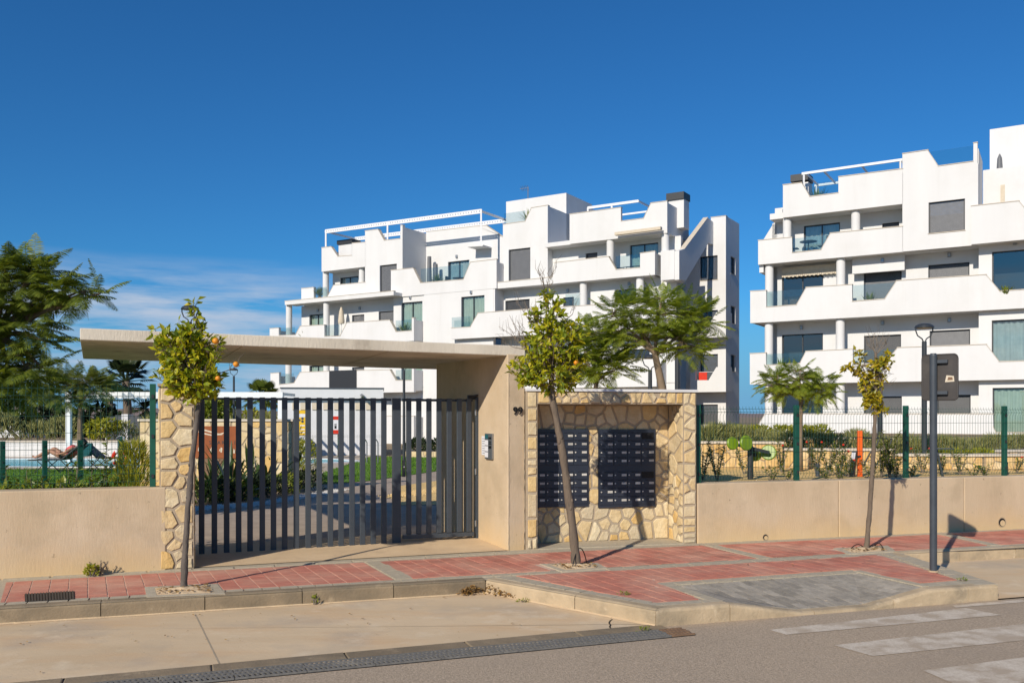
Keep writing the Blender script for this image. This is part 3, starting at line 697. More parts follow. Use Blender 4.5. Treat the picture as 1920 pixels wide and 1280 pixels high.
lk = MB().fbox(GF, ks - .005, ks + .03, .9, 1.12, -.05, .004).build('lock', m_dkmetal, pg); MB().sphere(GF.P(ks + .012, 1.03, .012), .014).build('keyhole', m_alu, lk)
k = GF.k(898); gp = MB().fbox(GF, k - .036, k + .03, .045, zt + .02, -.06, .004).build('hinge_post', m_gate, pg, bevel=.005)
for z in (.25, .95, 1.75): MB().tube([GF.P(k - .045, z - .04, .0), GF.P(k - .045, z + .04, .0)], .014).build('hinge', m_alu, gp)
cl = MB(); cl.fbox(GF, k - .14, k + .02, zt - .01, zt + .05, -.10, -.05); cl.tube([GF.P(k - .12, zt + .03, -.04), GF.P(k - .02, zt + .045, .02)], .012); cl.build('door_closer', m_dkmetal, pg)
# mailbox wall
MF = Frame.through(G(986.5, 1030), G(1305, 1017.7)); LM = (G(1305, 1017.7) - G(986.5, 1030)).xy.length
kL, kR = MF.k(1007.5), MF.k(1281); zT = 2.02; zH = MF.kz(1120, 757)[1]; wB = -.46
mw = thing('mailbox_wall', 'honey stone wall with a deep niche for mailboxes under white coping', 'wall', MF.P(LM / 2, 0, -.3))
co = MB(); co.fbox(MF, .004, kL, -.05, zT, wB, 0); co.fbox(MF, kR, LM, -.05, zT, wB, 0); co.fbox(MF, kL, kR, zH, zT, wB, -.001); co.fbox(MF, .004, LM, -.05, zT, wB - .16, wB)
co.build('core', m_mortar, mw)
MB().fbox(MF, -.0, LM + .02, zT + .001, zT + .035, wB - .18, .025).build('coping', m_white, mw)
MB().fbox(MF, kL + .001, kR - .001, -.03, .008, wB + .001, .02).build('niche_floor', m_sett, mw)
fstones(mw, MF, .01, kL, 0, zT, 0, 12, 11); fstones(mw, MF, kR, LM, 0, zT, 0, 19, 12); fstones(mw, MF, kL, kR, zH, zT, 0, 22, 13)
fstones(mw, MF, kL, kR, .0, zT - .16, wB, 125, 14, rise=.012); stones(mw, MF.P(kR, 0, wB), MF.n3, UP, -MF.u3, -wB, zH, 30, 15, rise=.014)
stones(mw, MF.P(LM, 0, 0), -MF.n3, UP, MF.u3, .55, zT, 26, 16, rise=.012)
def mailbox(x0, x1, label, special):
    wf = wB + .02; k0, k1 = MF.k(x0, wf), MF.k(x1, wf); z1 = MF.kz((x0 + x1) / 2, 804.5, wf)[1]; z0 = MF.kz((x0 + x1) / 2, 950, wf)[1]
    t = thing('mailbox_bank', label, 'mailboxes', MF.P((k0 + k1) / 2, z0, wf), 'mailbox banks in the stone niche')
    MB().fbox(MF, k0, k1, z0, z1, wB, wf + .012).build('cabinet', m_mail, t)
    cw = (k1 - k0 - .03) / 4; H = z1 - z0; rh = H * .107
    zs = [z1 - H * .035 - rh * (i + 1) for i in range(4)] + [z1 - H * .035 - rh * (i + 1) - H * .075 for i in range(4, 8)]
    for ci in range(4):
        for ri, zz in enumerate(zs):
            a = k0 + .015 + ci * cw
            if (ci, ri) in special:
                MB().fbox(MF, a + .01, a + cw - .012, zz + .015, zz + rh - .01, wf + .005, wf + .016).build('open_slot', m_black, t); continue
            d = MB().fbox(MF, a + .003, a + cw - .003, zz + .003, zz + rh - .003, wf + .004, wf + .020).build('mailbox_door', m_mail, t, bevel=.003)
            MB().fbox(MF, a + cw * .58, a + cw * .93, zz + rh * .42, zz + rh * .68, wf + .015, wf + .0225).build('name_tag', m_tag, d)
            MB().tube([MF.P(a + cw * .12, zz + rh * .55, wf + .015), MF.P(a + cw * .12, zz + rh * .55, wf + .026)], .010).build('lock', m_tag, d)
            MB().fbox(MF, a + cw * .3, a + cw * .93, zz + rh * .86, zz + rh * .91, wf + .015, wf + .0215).build('slot_lip', m_alu if ri % 3 == 5 else m_black, d)
mailbox(994, 1103, 'bank of dark blue mailboxes half hidden by the narrow stone jamb', [])
mailbox(1121.5, 1228.5, 'bank of dark blue mailboxes with two empty black slots', [(3, 0), (3, 4)])
# right wall
RW = Frame.through(G(1305, 1017.7), G(1920, 990)); kend = RW.k(1920) + 7; ZW = .797
rw = thing('concrete_wall', 'long tan concrete wall below the mesh fence, right of the mailboxes', 'wall', RW.P(3, 0))
ks = [.02, RW.k(1573), RW.k(1808), RW.k(1920) + 2.2, kend]
for a, b in zip(ks, ks[1:]): MB().fbox(RW, a + .004, b - .004, -.05, ZW, -.26, 0).build('wall_section', m_wallc, rw, bevel=.012)
for x, y, r in ((1435, 1006.5, .038), (1878.5, 978.5, .062)):
    k, z = RW.kz(x, y); m = MB(); n = 16; ring = []
    for i in range(n):
        a = 2 * math.pi * i / n; c, s = math.cos(a), math.sin(a)
        m.v += [RW.P(k + c * r, z + s * r, .004), RW.P(k + c * r * 1.25, z + s * r * 1.25, .004), RW.P(k + c * r * 1.25, z + s * r * 1.25, -.01), RW.P(k + c * r, z + s * r, -.01)]
    for i in range(n):
        j = (i + 1) % n
        for q in range(4): m.f.append([i * 4 + q, i * 4 + (q + 1) % 4, j * 4 + (q + 1) % 4, j * 4 + q])
    pp = m.build('weep_pipe', m_kerb, rw); d = MB(); d.face(*[RW.P(k + math.cos(2 * math.pi * i / n) * r, z + math.sin(2 * math.pi * i / n) * r, .003) for i in range(n)]); d.build('pipe_mouth', m_black, pp)
    d = MB(); d.face(*[RW.P(k + .15 * r + math.cos(2 * math.pi * i / n) * r * .75, z - .2 * r + math.sin(2 * math.pi * i / n) * r * .72, .0045) for i in range(n)]); d.build('pipe_silt', m_wallc, pp)
# mesh fences
def mesh_fence(t, Fm, w, k0, k1, z0, z1, posts, sp=.05, rows=(), folds=(), pw=.06):
    for k in posts: 
        p = MB().fbox(Fm, k - pw / 2, k + pw / 2, z0 - .01, z1 + .02, w - .03, w + .03).build('post', m_green, t, bevel=.004)
        for zz in (z0 + .12, (z0 + z1) / 2, z1 - .12): MB().fbox(Fm, k - .012, k + .012, zz - .02, zz + .02, w + .0, w + .042).build('clip', m_dkmetal, p)
    m = MB(); prof = [(z0 + .03, 0)]
    for f in sorted(folds): prof += [(f - .05, 0), (f, .035), (f + .05, 0)]
    prof.append((z1, 0)); k = k0
    while k <= k1:
        m.tube([Fm.P(k, z, w + .031 + o) for z, o in prof], .0022, 4, False); k += sp
    for z in list(rows) + [f for f in folds]: 
        o = .035 if z in folds else 0
        m.tube([Fm.P(k0, z, w + .036 + o), Fm.P(k1, z, w + .036 + o)], .0024, 4, False)
    m.build('wire_mesh', m_wire, t, smooth=False)
lf = thing('mesh_fence', 'green wire mesh fence on the concrete wall left of the stone pillar', 'fence', LW.P(kl - 2, .915, -.15))
zl = 2.04; mesh_fence(lf, LW, -.16, -6.5, LW.k(279, -.16), .915, zl, [LW.k(286.5, -.16), LW.k(286.5, -.16) - 2.5, LW.k(286.5, -.16) - 5], .056, [.98, 1.16, 1.34, 1.52, 1.70, 1.88, 2.0], [1.07, 1.92], .062)
rf = thing('mesh_fence', 'green wire mesh fence on the long concrete wall right of the mailboxes', 'fence', RW.P(3, ZW, -.13))
po = [RW.k(x, -.13) for x in (1308.5, 1493, 1698, 1883)]; po += [po[-1] + 2.05, po[-1] + 4.1]
mesh_fence(rf, RW, -.13, RW.k(1311, -.13), kend - 1, ZW, 1.835, po, .05, [.83, 1.0, 1.2, 1.4, 1.6, 1.8], [.9, 1.755], .062)
# sign seen from behind
sp = G(1750, 1072); sg = thing('road_sign', 'back of a road sign plate on a grey round post', 'sign', sp)
MB().tube([sp, sp + UP * 2.36, sp + UP * 2.385], [.0385, .0385, .03], 18).build('post', m_pole, sg, smooth=False)
MB().tube([sp + UP * .002, sp + UP * .02], .052, 16).build('base_collar', m_kerb, sg)
pw_ = Vector((.75, -.66, 0)).normalized(); nn = Vector((pw_.y, -pw_.x, 0)); c = sp - nn * .062 + pw_ * .05
def rrect(W, H, r, n=5):
    o = []
    for cx, cy, a0 in ((W / 2 - r, H / 2 - r, 0), (-W / 2 + r, H / 2 - r, 90), (-W / 2 + r, -H / 2 + r, 180), (W / 2 - r, -H / 2 + r, 270)):
        for i in range(n + 1): a = R(a0 + 90 * i / n); o.append((cx + r * math.cos(a), cy + r * math.sin(a)))
    return o
zc = 2.37 - .245
pts = rrect(.36, .49, .04); MB().prism([c + pw_ * a + UP * (zc + b) for a, b in pts], nn * .012).build('plate', m_signb, sg)
rim = MB(); ring = [c + pw_ * a + UP * (zc + b) + nn * .006 for a, b in pts]; ring.append(ring[0]); rim.tube(ring, .011, 6, False); rim.build('rim', m_signb, sg)
for dz in (.17, -.17): MB().fbox(Frame((c + nn * .02).xy, pw_.xy), -.09, .09, zc + dz - .018, zc + dz + .018, 0, .035).build('bracket', m_pole, sg)
st = MB().prism([c + pw_ * (.10 + a) + UP * (zc - .02 + b) for a, b in ((-.045, -.035), (.05, -.03), (.045, .03), (-.03, .04))], nn * .0145).build('sticker', m_cream, sg)
MB().prism([c + pw_ * (.10 + a) + UP * (zc - .02 + b) for a, b in ((-.02, -.015), (.035, -.012), (.03, .018), (-.012, .02))], nn * .016).build('faded_print', m_rust, st)
# ================================================================== apartment buildings
BETA = R(31.5); UB = (math.cos(BETA), -math.sin(BETA))
class Bld:
    def __init__(s, root, F): s.r = root; s.F = F
    def pt(s, p, w):
        if len(p) == 3: return s.F.k(p[0], w), p[2]
        return s.F.kz(p[0], p[1], w)
    def par(s, top, zb, w=0.0, th=.2, name='parapet', cope=True, zl=None):
        kz = [s.pt(p, w) for p in top]
        o = MB().fpoly(s.F, kz + [(kz[-1][0], zb), (kz[0][0], zb if zl is None else zl)], w, th).build(name, m_white, s.r)
        if cope:
            for (a, za), (b, zb_) in zip(kz, kz[1:]):
                if abs(b - a) < .08: continue
                MB().prism([s.F.P(a - .015, za + .001, w + .025), s.F.P(b + .015, zb_ + .001, w + .025), s.F.P(b + .015, zb_ + .001, w - th - .02), s.F.P(a - .015, za + .001, w - th - .02)], (0, 0, .03)).build('coping', m_cope, o)
        return o
    def wall(s, k0, k1, z0, z1, w, holes=(), th=.25, name='wall'):
        ks = sorted({k0, k1, *[h[0] for h in holes], *[h[1] for h in holes]}); zs = sorted({z0, z1, *[h[2] for h in holes], *[h[3] for h in holes]})
        ks = [k for k in ks if k0 <= k <= k1]; zs = [z for z in zs if z0 <= z <= z1]; m = MB()
        for a, b in zip(ks, ks[1:]):
            run = None
            for c, d in zip(zs, zs[1:]):
                hole = any(h[0] - 1e-6 <= (a + b) / 2 <= h[1] and h[2] <= (c + d) / 2 <= h[3] for h in holes)
                if hole:
                    if run: m.fbox(s.F, a, b, run[0], run[1], w - th, w); run = None
                else: run = (run[0] if run else c, d)
            if run: m.fbox(s.F, a, b, run[0], run[1], w - th, w)
        return m.build(name, m_white, s.r)
    def win(s, h, w, kind='glass', panes=2, curtain=None, th=.25):
        k0, k1, z0, z1 = h; F = s.F; t = .055; m = MB(); wf = w - .1
        m.fbox(F, k0, k0 + t, z0, z1, wf - .06, wf); m.fbox(F, k1 - t, k1, z0, z1, wf - .06, wf); m.fbox(F, k0 + t, k1 - t, z1 - t, z1, wf - .06, wf); m.fbox(F, k0 + t, k1 - t, z0, z0 + t, wf - .06, wf)
        if kind == 'glass':
            for i in range(1, panes): c = k0 + (k1 - k0) * i / panes; m.fbox(F, c - t / 2, c + t / 2, z0 + t, z1 - t, wf - .059, wf - .001)
        f = m.build('window', m_frame, s.r)
        if z0 > 0: MB().fbox(F, k0 - .03, k1 + .03, z0 - .03, z0 - .001, w - .1, w + .03).build('sill', m_cope, f)
        if kind == 'glass':
            for i in range(panes):
                a = k0 + (k1 - k0) * i / panes; b = k0 + (k1 - k0) * (i + 1) / panes
                g = MB(); g.face(*[F.P(*q) for q in ((a + t / 2, z0 + t, wf - .03), (b - t / 2, z0 + t, wf - .03), (b - t / 2, z1 - t, wf - .03), (a + t / 2, z1 - t, wf - .03))]); g.build('pane', m_glass, f)
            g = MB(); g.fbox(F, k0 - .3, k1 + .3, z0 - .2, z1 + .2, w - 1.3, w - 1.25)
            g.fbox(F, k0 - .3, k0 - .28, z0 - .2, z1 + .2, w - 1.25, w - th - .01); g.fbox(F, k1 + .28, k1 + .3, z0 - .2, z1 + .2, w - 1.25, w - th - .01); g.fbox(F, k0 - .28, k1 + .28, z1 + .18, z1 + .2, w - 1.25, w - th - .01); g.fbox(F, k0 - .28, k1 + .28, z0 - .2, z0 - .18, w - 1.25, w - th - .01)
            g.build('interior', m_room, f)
            if curtain:
                c = MB(); n = max(12, int((k1 - k0) * 16)); r = random.Random(int(k0 * 100)); ph = r.random() * 6
                pts = [(k0 + .02 + (k1 - k0 - .04) * i / n, w - .22 - .035 * math.sin(i * 1.7 + ph + .6 * math.sin(i * .6))) for i in range(n + 1)]
                for (a, wa), (b, wb) in zip(pts, pts[1:]): c.face(F.P(a, z0 + .02, wa), F.P(b, z0 + .02, wb), F.P(b, z1, wb), F.P(a, z1, wa))
                c.build('curtain', curtain, f)
        else:
            c = MB(); z = z0 + t
            while z < z1 - t - .01:
                c.prism([F.P(k0 + t, z, wf - .02), F.P(k1 - t, z, wf - .02), F.P(k1 - t, z + .048, wf - .034), F.P(k0 + t, z + .048, wf - .034)], -F.n3 * .012); z += .05
            c.build('shutter', m_shutd if kind == 'dark' else m_shut, f)
        return f
    def wallw(s, k0, k1, z0, z1, w, wins, th=.25):
        """a wall with its windows; wins: (x0 px, ytop px or None, x1 px, zbottom, ztop or None, kind, curtain)"""
        hs = []
        for x0, yt, x1, zb, zt, kind, cur in wins:
            a, b = s.F.k(x0, w), s.F.k(x1, w); t = zt if zt else s.F.kz((x0 + x1) / 2, yt, w)[1]; hs.append(((a, b, zb, t), kind, cur))
        s.wall(k0, k1, z0, z1, w, [h for h, _, _ in hs], th)
        for h, kind, cur in hs: s.win(h, w, kind, 2 if h[1] - h[0] > .8 else 1, cur, th)
    def box(s, k0, k1, z0, z1, w0, w1, name='wall', mat=None): return MB().fbox(s.F, k0, k1, z0, z1, w0, w1).build(name, mat or m_white, s.r)
    def col(s, x, z0, z1, w=-.36, r=.2):
        k = s.F.k(x, w); p = s.F.P(k, z0, w); return MB().tube([p, s.F.P(k, z1, w)], r, 20).build('column', m_white, s.r, smooth=False)
    def rail(s, a, b, z0, z1, w=-.1, px=True):
        if px: a, b = s.F.k(a, w), s.F.k(b, w)
        return MB().fbox(s.F, a, b, z0, z1, w - .012, w).build('glass_rail', m_rail, s.r)
    def pp(s, x, y, w): k, z = s.F.kz(x, y, w); return s.F.P(k, z, w)
    def light(s, x, y, w):
        k, z = s.F.kz(x, y, w); MB().fbox(s.F, k - .07, k + .07, z - .1, z + .1, w, w + .1).build('wall_light', m_alu, s.r, bevel=.02)
# ------------------------------------------------ right building
RBF = Frame(AT(1407, 780, 43.7).xy, UB)
B = Bld(thing('apartment_building', 'white stepped apartment building standing behind the road sign post', 'building', RBF.P(6, 0, -4)), RBF)
KE2 = 17.0
zf = [-.3, 3.25, 6.25, 9.07, 11.22]
B.par([(1468, 347), (1503.5, 342.7), (1518, 369), (1572, 362), (1572, 332), (1693, 316.8)], 11.22)
B.par([(1421.5, 451), (1485, 445), (1485.2, 474.4), (1539.6, 468.5), (1556.4, 437.5), (1693, 424.6)], 9.07, zl=9.07)
B.par([(1406.6, 546), (1436.5, 544.5), (1436.7, 576), (1493.5, 571.7), (1511, 539), (1597.6, 533.6), (1597.8, 565.4), (1659, 560.7), (1680.6, 526.5), (1849.4, 515), (1874, 546), (2150, None, 7.02)], 6.25)
B.par([(1406, 663), (1436, 661.5), (1436.2, 685), (1500, 681), (1510.6, 658.7), (1599, 654.6), (1599.2, 684), (1660.5, 679.4), (1682.6, 651.8), (1849.6, 645.7), (1873, 678), (2150, None, 4.02)], 3.25)
B.par([(1422, 797), (1434, 776), (1862, 776), (1862.5, 800), (1867, 810.6), (2150, None, .98)], -.3)
for k, z0, z1, d in ((.38, 8.71, 10.2, 2.2), (-.0, 6.26, 7.78, 2.4), (-.03, 3.26, 4.74, 2.4), (.5, -.3, 1.2, 2.4), (1.57, 11.23, 12.75, 3)): B.box(k, k + .2, z0, z1, -d, -.2, 'parapet_return')
for (a, b, z, wb) in ((.9, 6.88, 11.23, -9), (.6, 9.9, 9.08, -2.3), (.1, KE2, 6.26, -2.3), (.1, KE2, 3.26, -2.3)): B.box(a, b, z, z + .28, wb, -.18, 'floor_slab')
G_, D_ = 'glass', 'dark'
B.wallw(.75, 6.88, 9.3, 11.24, -1.15, [(1507, 420, 1575, 9.4, None, G_, m_curt), (1654, 417, 1686, 10.35, None, 'shutter', None)])
B.wallw(.75, 9.9, 6.5, 9.1, -1.15, [(1466, 512, 1543.5, 6.58, None, G_, None), (1619.5, 508.5, 1690.5, 6.58, None, 'shutter', None), (1740.4, 494, 1817.7, 7.6, None, 'shutter', None)])
B.wallw(.75, 9.9, 3.5, 6.3, -1.15, [(1466, 626, 1543, 3.58, None, G_, None), (1620, 628, 1689.5, 3.58, None, D_, None), (1743, 618.5, 1819, 4.6, None, 'shutter', None)])
B.wallw(.75, 9.9, -.3, 3.3, -1.15, [(1466, 738, 1543, .6, None, G_, None), (1620, 743, 1691, .6, None, D_, None), (1757, 740, 1820, 1.6, None, D_, None)])
for z0, z1 in ((6.5, 9.09), (3.5, 6.29), (-.3, 3.29)): B.box(9.9, 10.1, z0, z1, -1.15, -.6, 'loggia_side')
B.wallw(9.9, KE2, -.3, 3.27, -.35, [(1861, 726, 2010, .98, None, G_, m_curtg)]); B.wallw(9.9, KE2, 3.27, 6.27, -.35, [(1859.5, 597, 2010, 4.0, None, G_, m_curt)]); B.wallw(9.9, KE2, 6.27, 9.3, -.35, [(1860, 466, 2010, 7.0, None, G_, None)])
B.par([(1821, 386.7), (1911, 377), (1924, 395), (2100, None, 10.2)], 9.07, .35, .2); B.box(9.9, KE2, 9.08, 9.3, -2.6, .15, 'floor_slab')
B.wallw(6.88, 9.9, 9.08, 12.6, -.0, [(1741, 376, 1809.4, 9.78, None, 'shutter', None)])
B.par([(1692, 288.8), (1740, 281.6), (1759, 312), (1825, 303), (1825.2, 268.7), (1832.6, 267.4)], 12.6, 0, .25)
B.box(6.88, 7.1, 9.4, 13.4, -3, -.26, 'tower_side'); B.box(9.7, 9.9, 9.3, 13.3, -2.6, -.26, 'fin_wall'); B.box(7.1, 9.7, 12.3, 12.5, -4, -.26, 'tower_roof')
B.rail(7.95, 9.7, 12.7, 13.42, -.12, False)
B.box(9.92, KE2, 9.3, 12.9, -6, -2.6, 'upper_block'); kq, zq = RBF.kz(1855.8, 243, -4); B.box(kq, KE2, 12.9, zq, -9, -4, 'stair_tower')
B.box(.9, KE2, -.3, 11.2, -11, -3.4, 'core'); B.box(.75, 1.0, -.3, 11.2, -3.4, -1.15, 'end_wall')
MB().fpoly(RBF, [(kk, zz) for kk, zz in (RBF.kz(1431, 450, -1.2), RBF.kz(1467, 392, -1.2), RBF.kz(1467, 450, -1.2))], -1.2, .2).build('sloping_wall', m_white, B.r)
B.box(RBF.k(1453, -1.6), RBF.k(1468, -1.6), 9.3, RBF.kz(1453, 391, -1.6)[1], -3, -1.6, 'side_block')
for x, a, b in ((1476, 9.3, 11.25), (1604.5, 9.3, 11.25), (1442.5, 6.5, 9.1), (1576.5, 6.5, 9.1), (1441.8, 3.5, 6.28), (1575.5, 3.5, 6.28), (1442, -.3, 3.28), (1575.8, -.3, 3.28)): B.col(x, a, b)
for a, b, z0, z1 in ((2.0, 3.7, 9.5, 10.18), (.77, 2.55, 7.0, 7.74), (4.74, 6.55, 7.0, 7.74), (.76, 2.55, 4.15, 4.72), (4.77, 6.6, 4.1, 4.72), (2.82, 4.12, 12.08, 12.7)): B.rail(a, b, z0, z1, -.1, False)
for x, y, w in ((1540, 405, -1.15), (1655, 488, -.62), (1780, 478, -1.15), (1903, 455, -.35), (1503, 614, -1.15), (1655, 605, -1.15), (1780, 600, -1.15)): B.light(x, y, w)
B.box(RBF.k(1597, -.5), 6.88, 8.35, 9.08, -.8, -.62, 'fascia')
aw = MB(); k0, k1 = RBF.k(1466, -.9), RBF.k(1569, -.9); aw.fbox(RBF, k0, k1, 8.72, 8.95, -1.9, -.9); n = 26
for i in range(n): aw.fbox(RBF, k0 + (k1 - k0) * i / n, k0 + (k1 - k0) * (i + .9) / n, 8.5 - .03 * (i % 2), 8.719, -.92, -.9)
aw.build('awning', m_cream, B.r)
ch = B.box(RBF.k(1484, -1), RBF.k(1514, -1), 11.3, RBF.kz(1500, 341, -1)[1], -2, -1.2, 'chimney'); a, z = RBF.kz(1482, 341, -1.1); MB().fbox(RBF, a, RBF.k(1515.5, -1.1), z, z + .33, -2.1, -1.1).build('cowl', m_dkmetal, ch)
pe = MB(); b0, b1 = B.pp(1503.5, 326, -.5), B.pp(1692, 299.6, -.5); pe.bar(b0, b1, .08, .11)
for x0, y0 in ((1511, 326), (1546, 322), (1618, 314), (1690, 304)):
    a = b0.lerp(b1, (x0 - 1503.5) / 188.5); pe.bar(a, a - RBF.n3 * 2.6 + UP * -.0, .06, .09)
pe.bar(b0 - RBF.n3 * 2.6, b1 - RBF.n3 * 2.6, .08, .11)
for t in (.02, .98):
    for d in (0, 2.6): a = b0.lerp(b1, t) - RBF.n3 * d; pe.bar(Vector((a.x, a.y, 11.4)), a, .07)
pe.build('pergola', m_whitem, B.r)
tb = MB(); c = RBF.P(RBF.k(1872, -.9), 10.0, -1.5)
for x in (1884, 1897): pass
B.box(RBF.k(1876, -2.55), RBF.k(1884, -2.55), 9.4, RBF.kz(1880, 347, -2.55)[1], -2.6, -2.5, 'leaning_board', m_cream)
k, z = RBF.kz(1876, 287, -3.9); pz = MB(); pz.tube([RBF.P(k, 12.9, -3.2), RBF.P(k, 13.0, -3.2), RBF.P(k, 13.5, -3.2), RBF.P(k, 13.7, -3.2)], [.05, .13, .1, .02], 10); pz.build('folded_parasol', m_shut, B.r)
fu = MB()
for dx in (0, .45, .9): fu.fbox(RBF, 2.0 + dx - .9, 2.35 + dx - .9, 6.98, 7.02, -1.4, -.9); fu.fbox(RBF, 2.0 + dx - .9, 2.35 + dx - .9, 6.98, 7.45, -1.42, -1.4)
fu.build('wooden_chairs', m_rust, B.r)
# ------------------------------------------------ left building
LBF = Frame(AT(940, 780, 53).xy, UB)
B = Bld(thing('apartment_building', 'long white stepped apartment building rising behind the concrete canopy', 'building', LBF.P(-3, 0, -4)), LBF)
P = LBF
zA, zB_, zC, zD = 3.28, 6.37, 9.28, 11.48
K = lambda x, w=0.0: LBF.k(x, w)
# section A
B.par([(603, 464.7), (621, 462.5), (633, 481), (660, 479), (660.2, 456), (685, 454)], zD)
B.box(K(603), K(603) + .2, zD + .01, 13.0, -3, -.2, 'parapet_return')
wq = 1.0
B.par([(534, None, 9.54), (738, None, 9.54)], zC, wq, .2, 'terrace_fascia'); B.box(K(534, wq), K(738, wq), zC + .02, zC + .22, -.1, wq - .2, 'terrace_roof')
B.par([(565, 541), (588, 538.8), (588.2, None, 9.72), (614, None, 9.72), (625, 535), (685, 529.3)], zC + .1)
B.par([(505.6, 616), (522.5, 614.7), (522.7, 629), (554, 628), (562.5, 611.6), (608, 609), (608.2, 631), (638, 630), (650, 605), (731, 600), (742, 622), (772, 620), (772.2, 596), (776, 595.8)], P.kz(700, 643, wq)[1], wq)
B.par([(507, 700), (523, 698.4), (523.2, 721), (551.5, 718), (562.5, 698), (611, 696), (731, 693), (742, 713), (772, 713), (772.2, 690), (776, 690)], P.kz(700, 736, wq)[1], wq)
B.par([(507, None, 1.7), (776, None, 1.7)], -.3, wq)
kq2, kq0 = K(776, wq), K(506, wq)
for k, z0, z1 in ((kq2 - .2, zB_ + .01, 7.65), (kq2 - .2, zA + .01, 4.55), (kq0, zB_ + .01, 7.65), (kq0, zA + .01, 4.5), (kq2 - .2, -.3, 1.65)): B.box(k, k + .2, z0, z1, -1.2, wq - .2, 'parapet_return')
for a, b, z, wb, wf in ((-14.2, -7.5, zD, -8, -.18), (-16.2, -7.6, zC, -2.5, -.18), (kq0 + .2, kq2 - .2, zB_ - .05, -2.5, wq - .18), (kq0 + .2, kq2 - .2, zA - .05, -2.5, wq - .18)): B.box(a, b, z + .01, z + .28, wb, wf, 'floor_slab')
B.wallw(-14.4, -10.4, zC + .25, zD + .02, -1.1, [(637.5, 519, 672, 9.9, None, G_, m_curt)])
B.wallw(-16.6, K(741, -.35), zB_ + .2, zC + .03, -.35, [(580, 589, 609, 6.7, None, G_, m_curtg), (660, 590, 683, 7.5, None, 'shutter', None), (710, 583, 738, 6.7, None, 'shutter', None)])
B.wallw(-16.6, K(741, -.35), zA + .2, zB_ + .03, -.35, [(580, 685, 609, 3.6, None, G_, m_curtg), (660, 688, 683, 4.5, None, 'shutter', None)])
k7, k8 = K(738, .05), K(797, .05)
B.wallw(k7, k8, zB_ + .2, zC + .3, .05, [(752.5, 566, 792, 6.6, None, G_, m_curtg)]); B.wallw(k7, k8, zA + .2, zB_ + .22, .05, [(752.5, 658, 792, 3.5, None, G_, m_curtg)]); B.wall(k7, k8, -.3, zA + .25, .05)
B.wall(-16.6, k7, -.3, zA + .25, -.35)
B.wallw(K(684.5), K(754.7), zC + .02, 12.7, 0, [(712, 496, 744, 9.75, None, 'shutter', None)])
B.par([(684.5, 433), (709, 430), (720, 451), (750.6, 447.5), (750.8, 423), (754.7, 422)], 12.7, 0, .25)
B.box(K(684.5), K(684.5) + .2, zC + .3, 13.6, -2.6, -.26, 'tower_side'); B.box(K(754.7) - .2, K(754.7), zC + .3, 13.75, -2.55, -.26, 'tower_side')
for x, a, b, w_ in ((611, zC + .3, zD + .02, -.4), (679, zC + .3, zD + .02, -.4), (542, zB_ + .2, zC + .03, .62), (612.3, zB_ + .2, zC + .03, .62), (541, zA + .2, zB_ + .02, .62), (612.3, zA + .2, zB_ + .02, .62)): B.col(x, a, b, w_, .21)
for a, b, y0, y1, w_ in ((523, 553, 628, 614, wq - .1), (608.5, 637, 630, 609, wq - .1), (588.5, 613, 556, 539, -.1), (523.5, 551, 720, 700, wq - .1), (742, 771, 620, 600, wq - .1), (742, 771, 713, 693, wq - .1)): 
    z0, z1 = P.kz((a + b) / 2, y0, w_)[1], P.kz((a + b) / 2, y1, w_)[1]; B.rail(a, b, z0, z1, w_)
B.box(-16.6, -5, -.3, zD + .1, -11, -4.3, 'core'); B.box(-16.6, -16.3, -.3, zC + .1, -4.3, -.55, 'end_wall'); B.box(-10, -5.0, zD, 12.4, -11, -5, 'core')
sc_ = B.box(K(616.5, 1.1), K(667, 1.1), P.kz(640, 729.5, 1.1)[1], P.kz(640, 694, 1.1)[1], 1.03, 1.07, 'privacy_screen', m_dkmetal)
# section B
wb_ = .12; kB0, kB1 = K(795, wb_), K(925, wb_)
B.wallw(kB0, kB1, zB_, 9.9, wb_, [(864.7, 555, 908.4, 6.6, None, G_, m_curtg)]); B.wallw(kB0, kB1, zA, zB_, wb_, [(864.7, 652, 908.4, 3.5, None, G_, m_curtg)]); B.wall(kB0, kB1, -.3, zA, wb_)
B.par([(733, 507), (775, 502.7), (788, 530.6), (869, 524), (882, 491.6), (931, 486)], 9.28, wb_ + .02, .2)
B.box(K(931, wb_) - .2, K(931, wb_), 9.3, 10.85, -2.4, wb_ - .19, 'parapet_return'); B.box(K(754.7), K(931, wb_) - .2, 9.4, 9.7, -4.2, wb_ - .19, 'floor_slab')
wu = -2.5
B.wallw(K(797, wu), K(945, wu), 9.65, P.kz(941, 443, wu)[1], wu, [(840, 489, 880, 9.75, None, G_, m_curt)])
B.par([(799, 435), (894, 424), (912, 423), (945, 446)], P.kz(941, 443, wu)[1] - .01, wu, .25)
for x, t in ((805, 481), (817, 495)):
    k = K(x, -1.9); MB().tube([P.P(k, 9.7, -1.9), P.P(k, 9.9, -1.9), P.P(k, P.kz(x, t, -1.9)[1], -1.9)], [.14, .17, .13], 12).build('rolled_cover', m_shut, B.r)
cn = MB(); a, z = P.kz(889, 467, -2.3); cn.prism([P.P(a, z, -2.48), P.P(a + 1.2, z - .05, -2.48), P.P(a + 1.2, z - .05, -1.5), P.P(a, z, -1.5)], (0, 0, .08)); cn.build('door_hood', m_white, B.r)
B.rail(789, 868, P.kz(828, 527, 0)[1], P.kz(828, 500, 0)[1], 0)
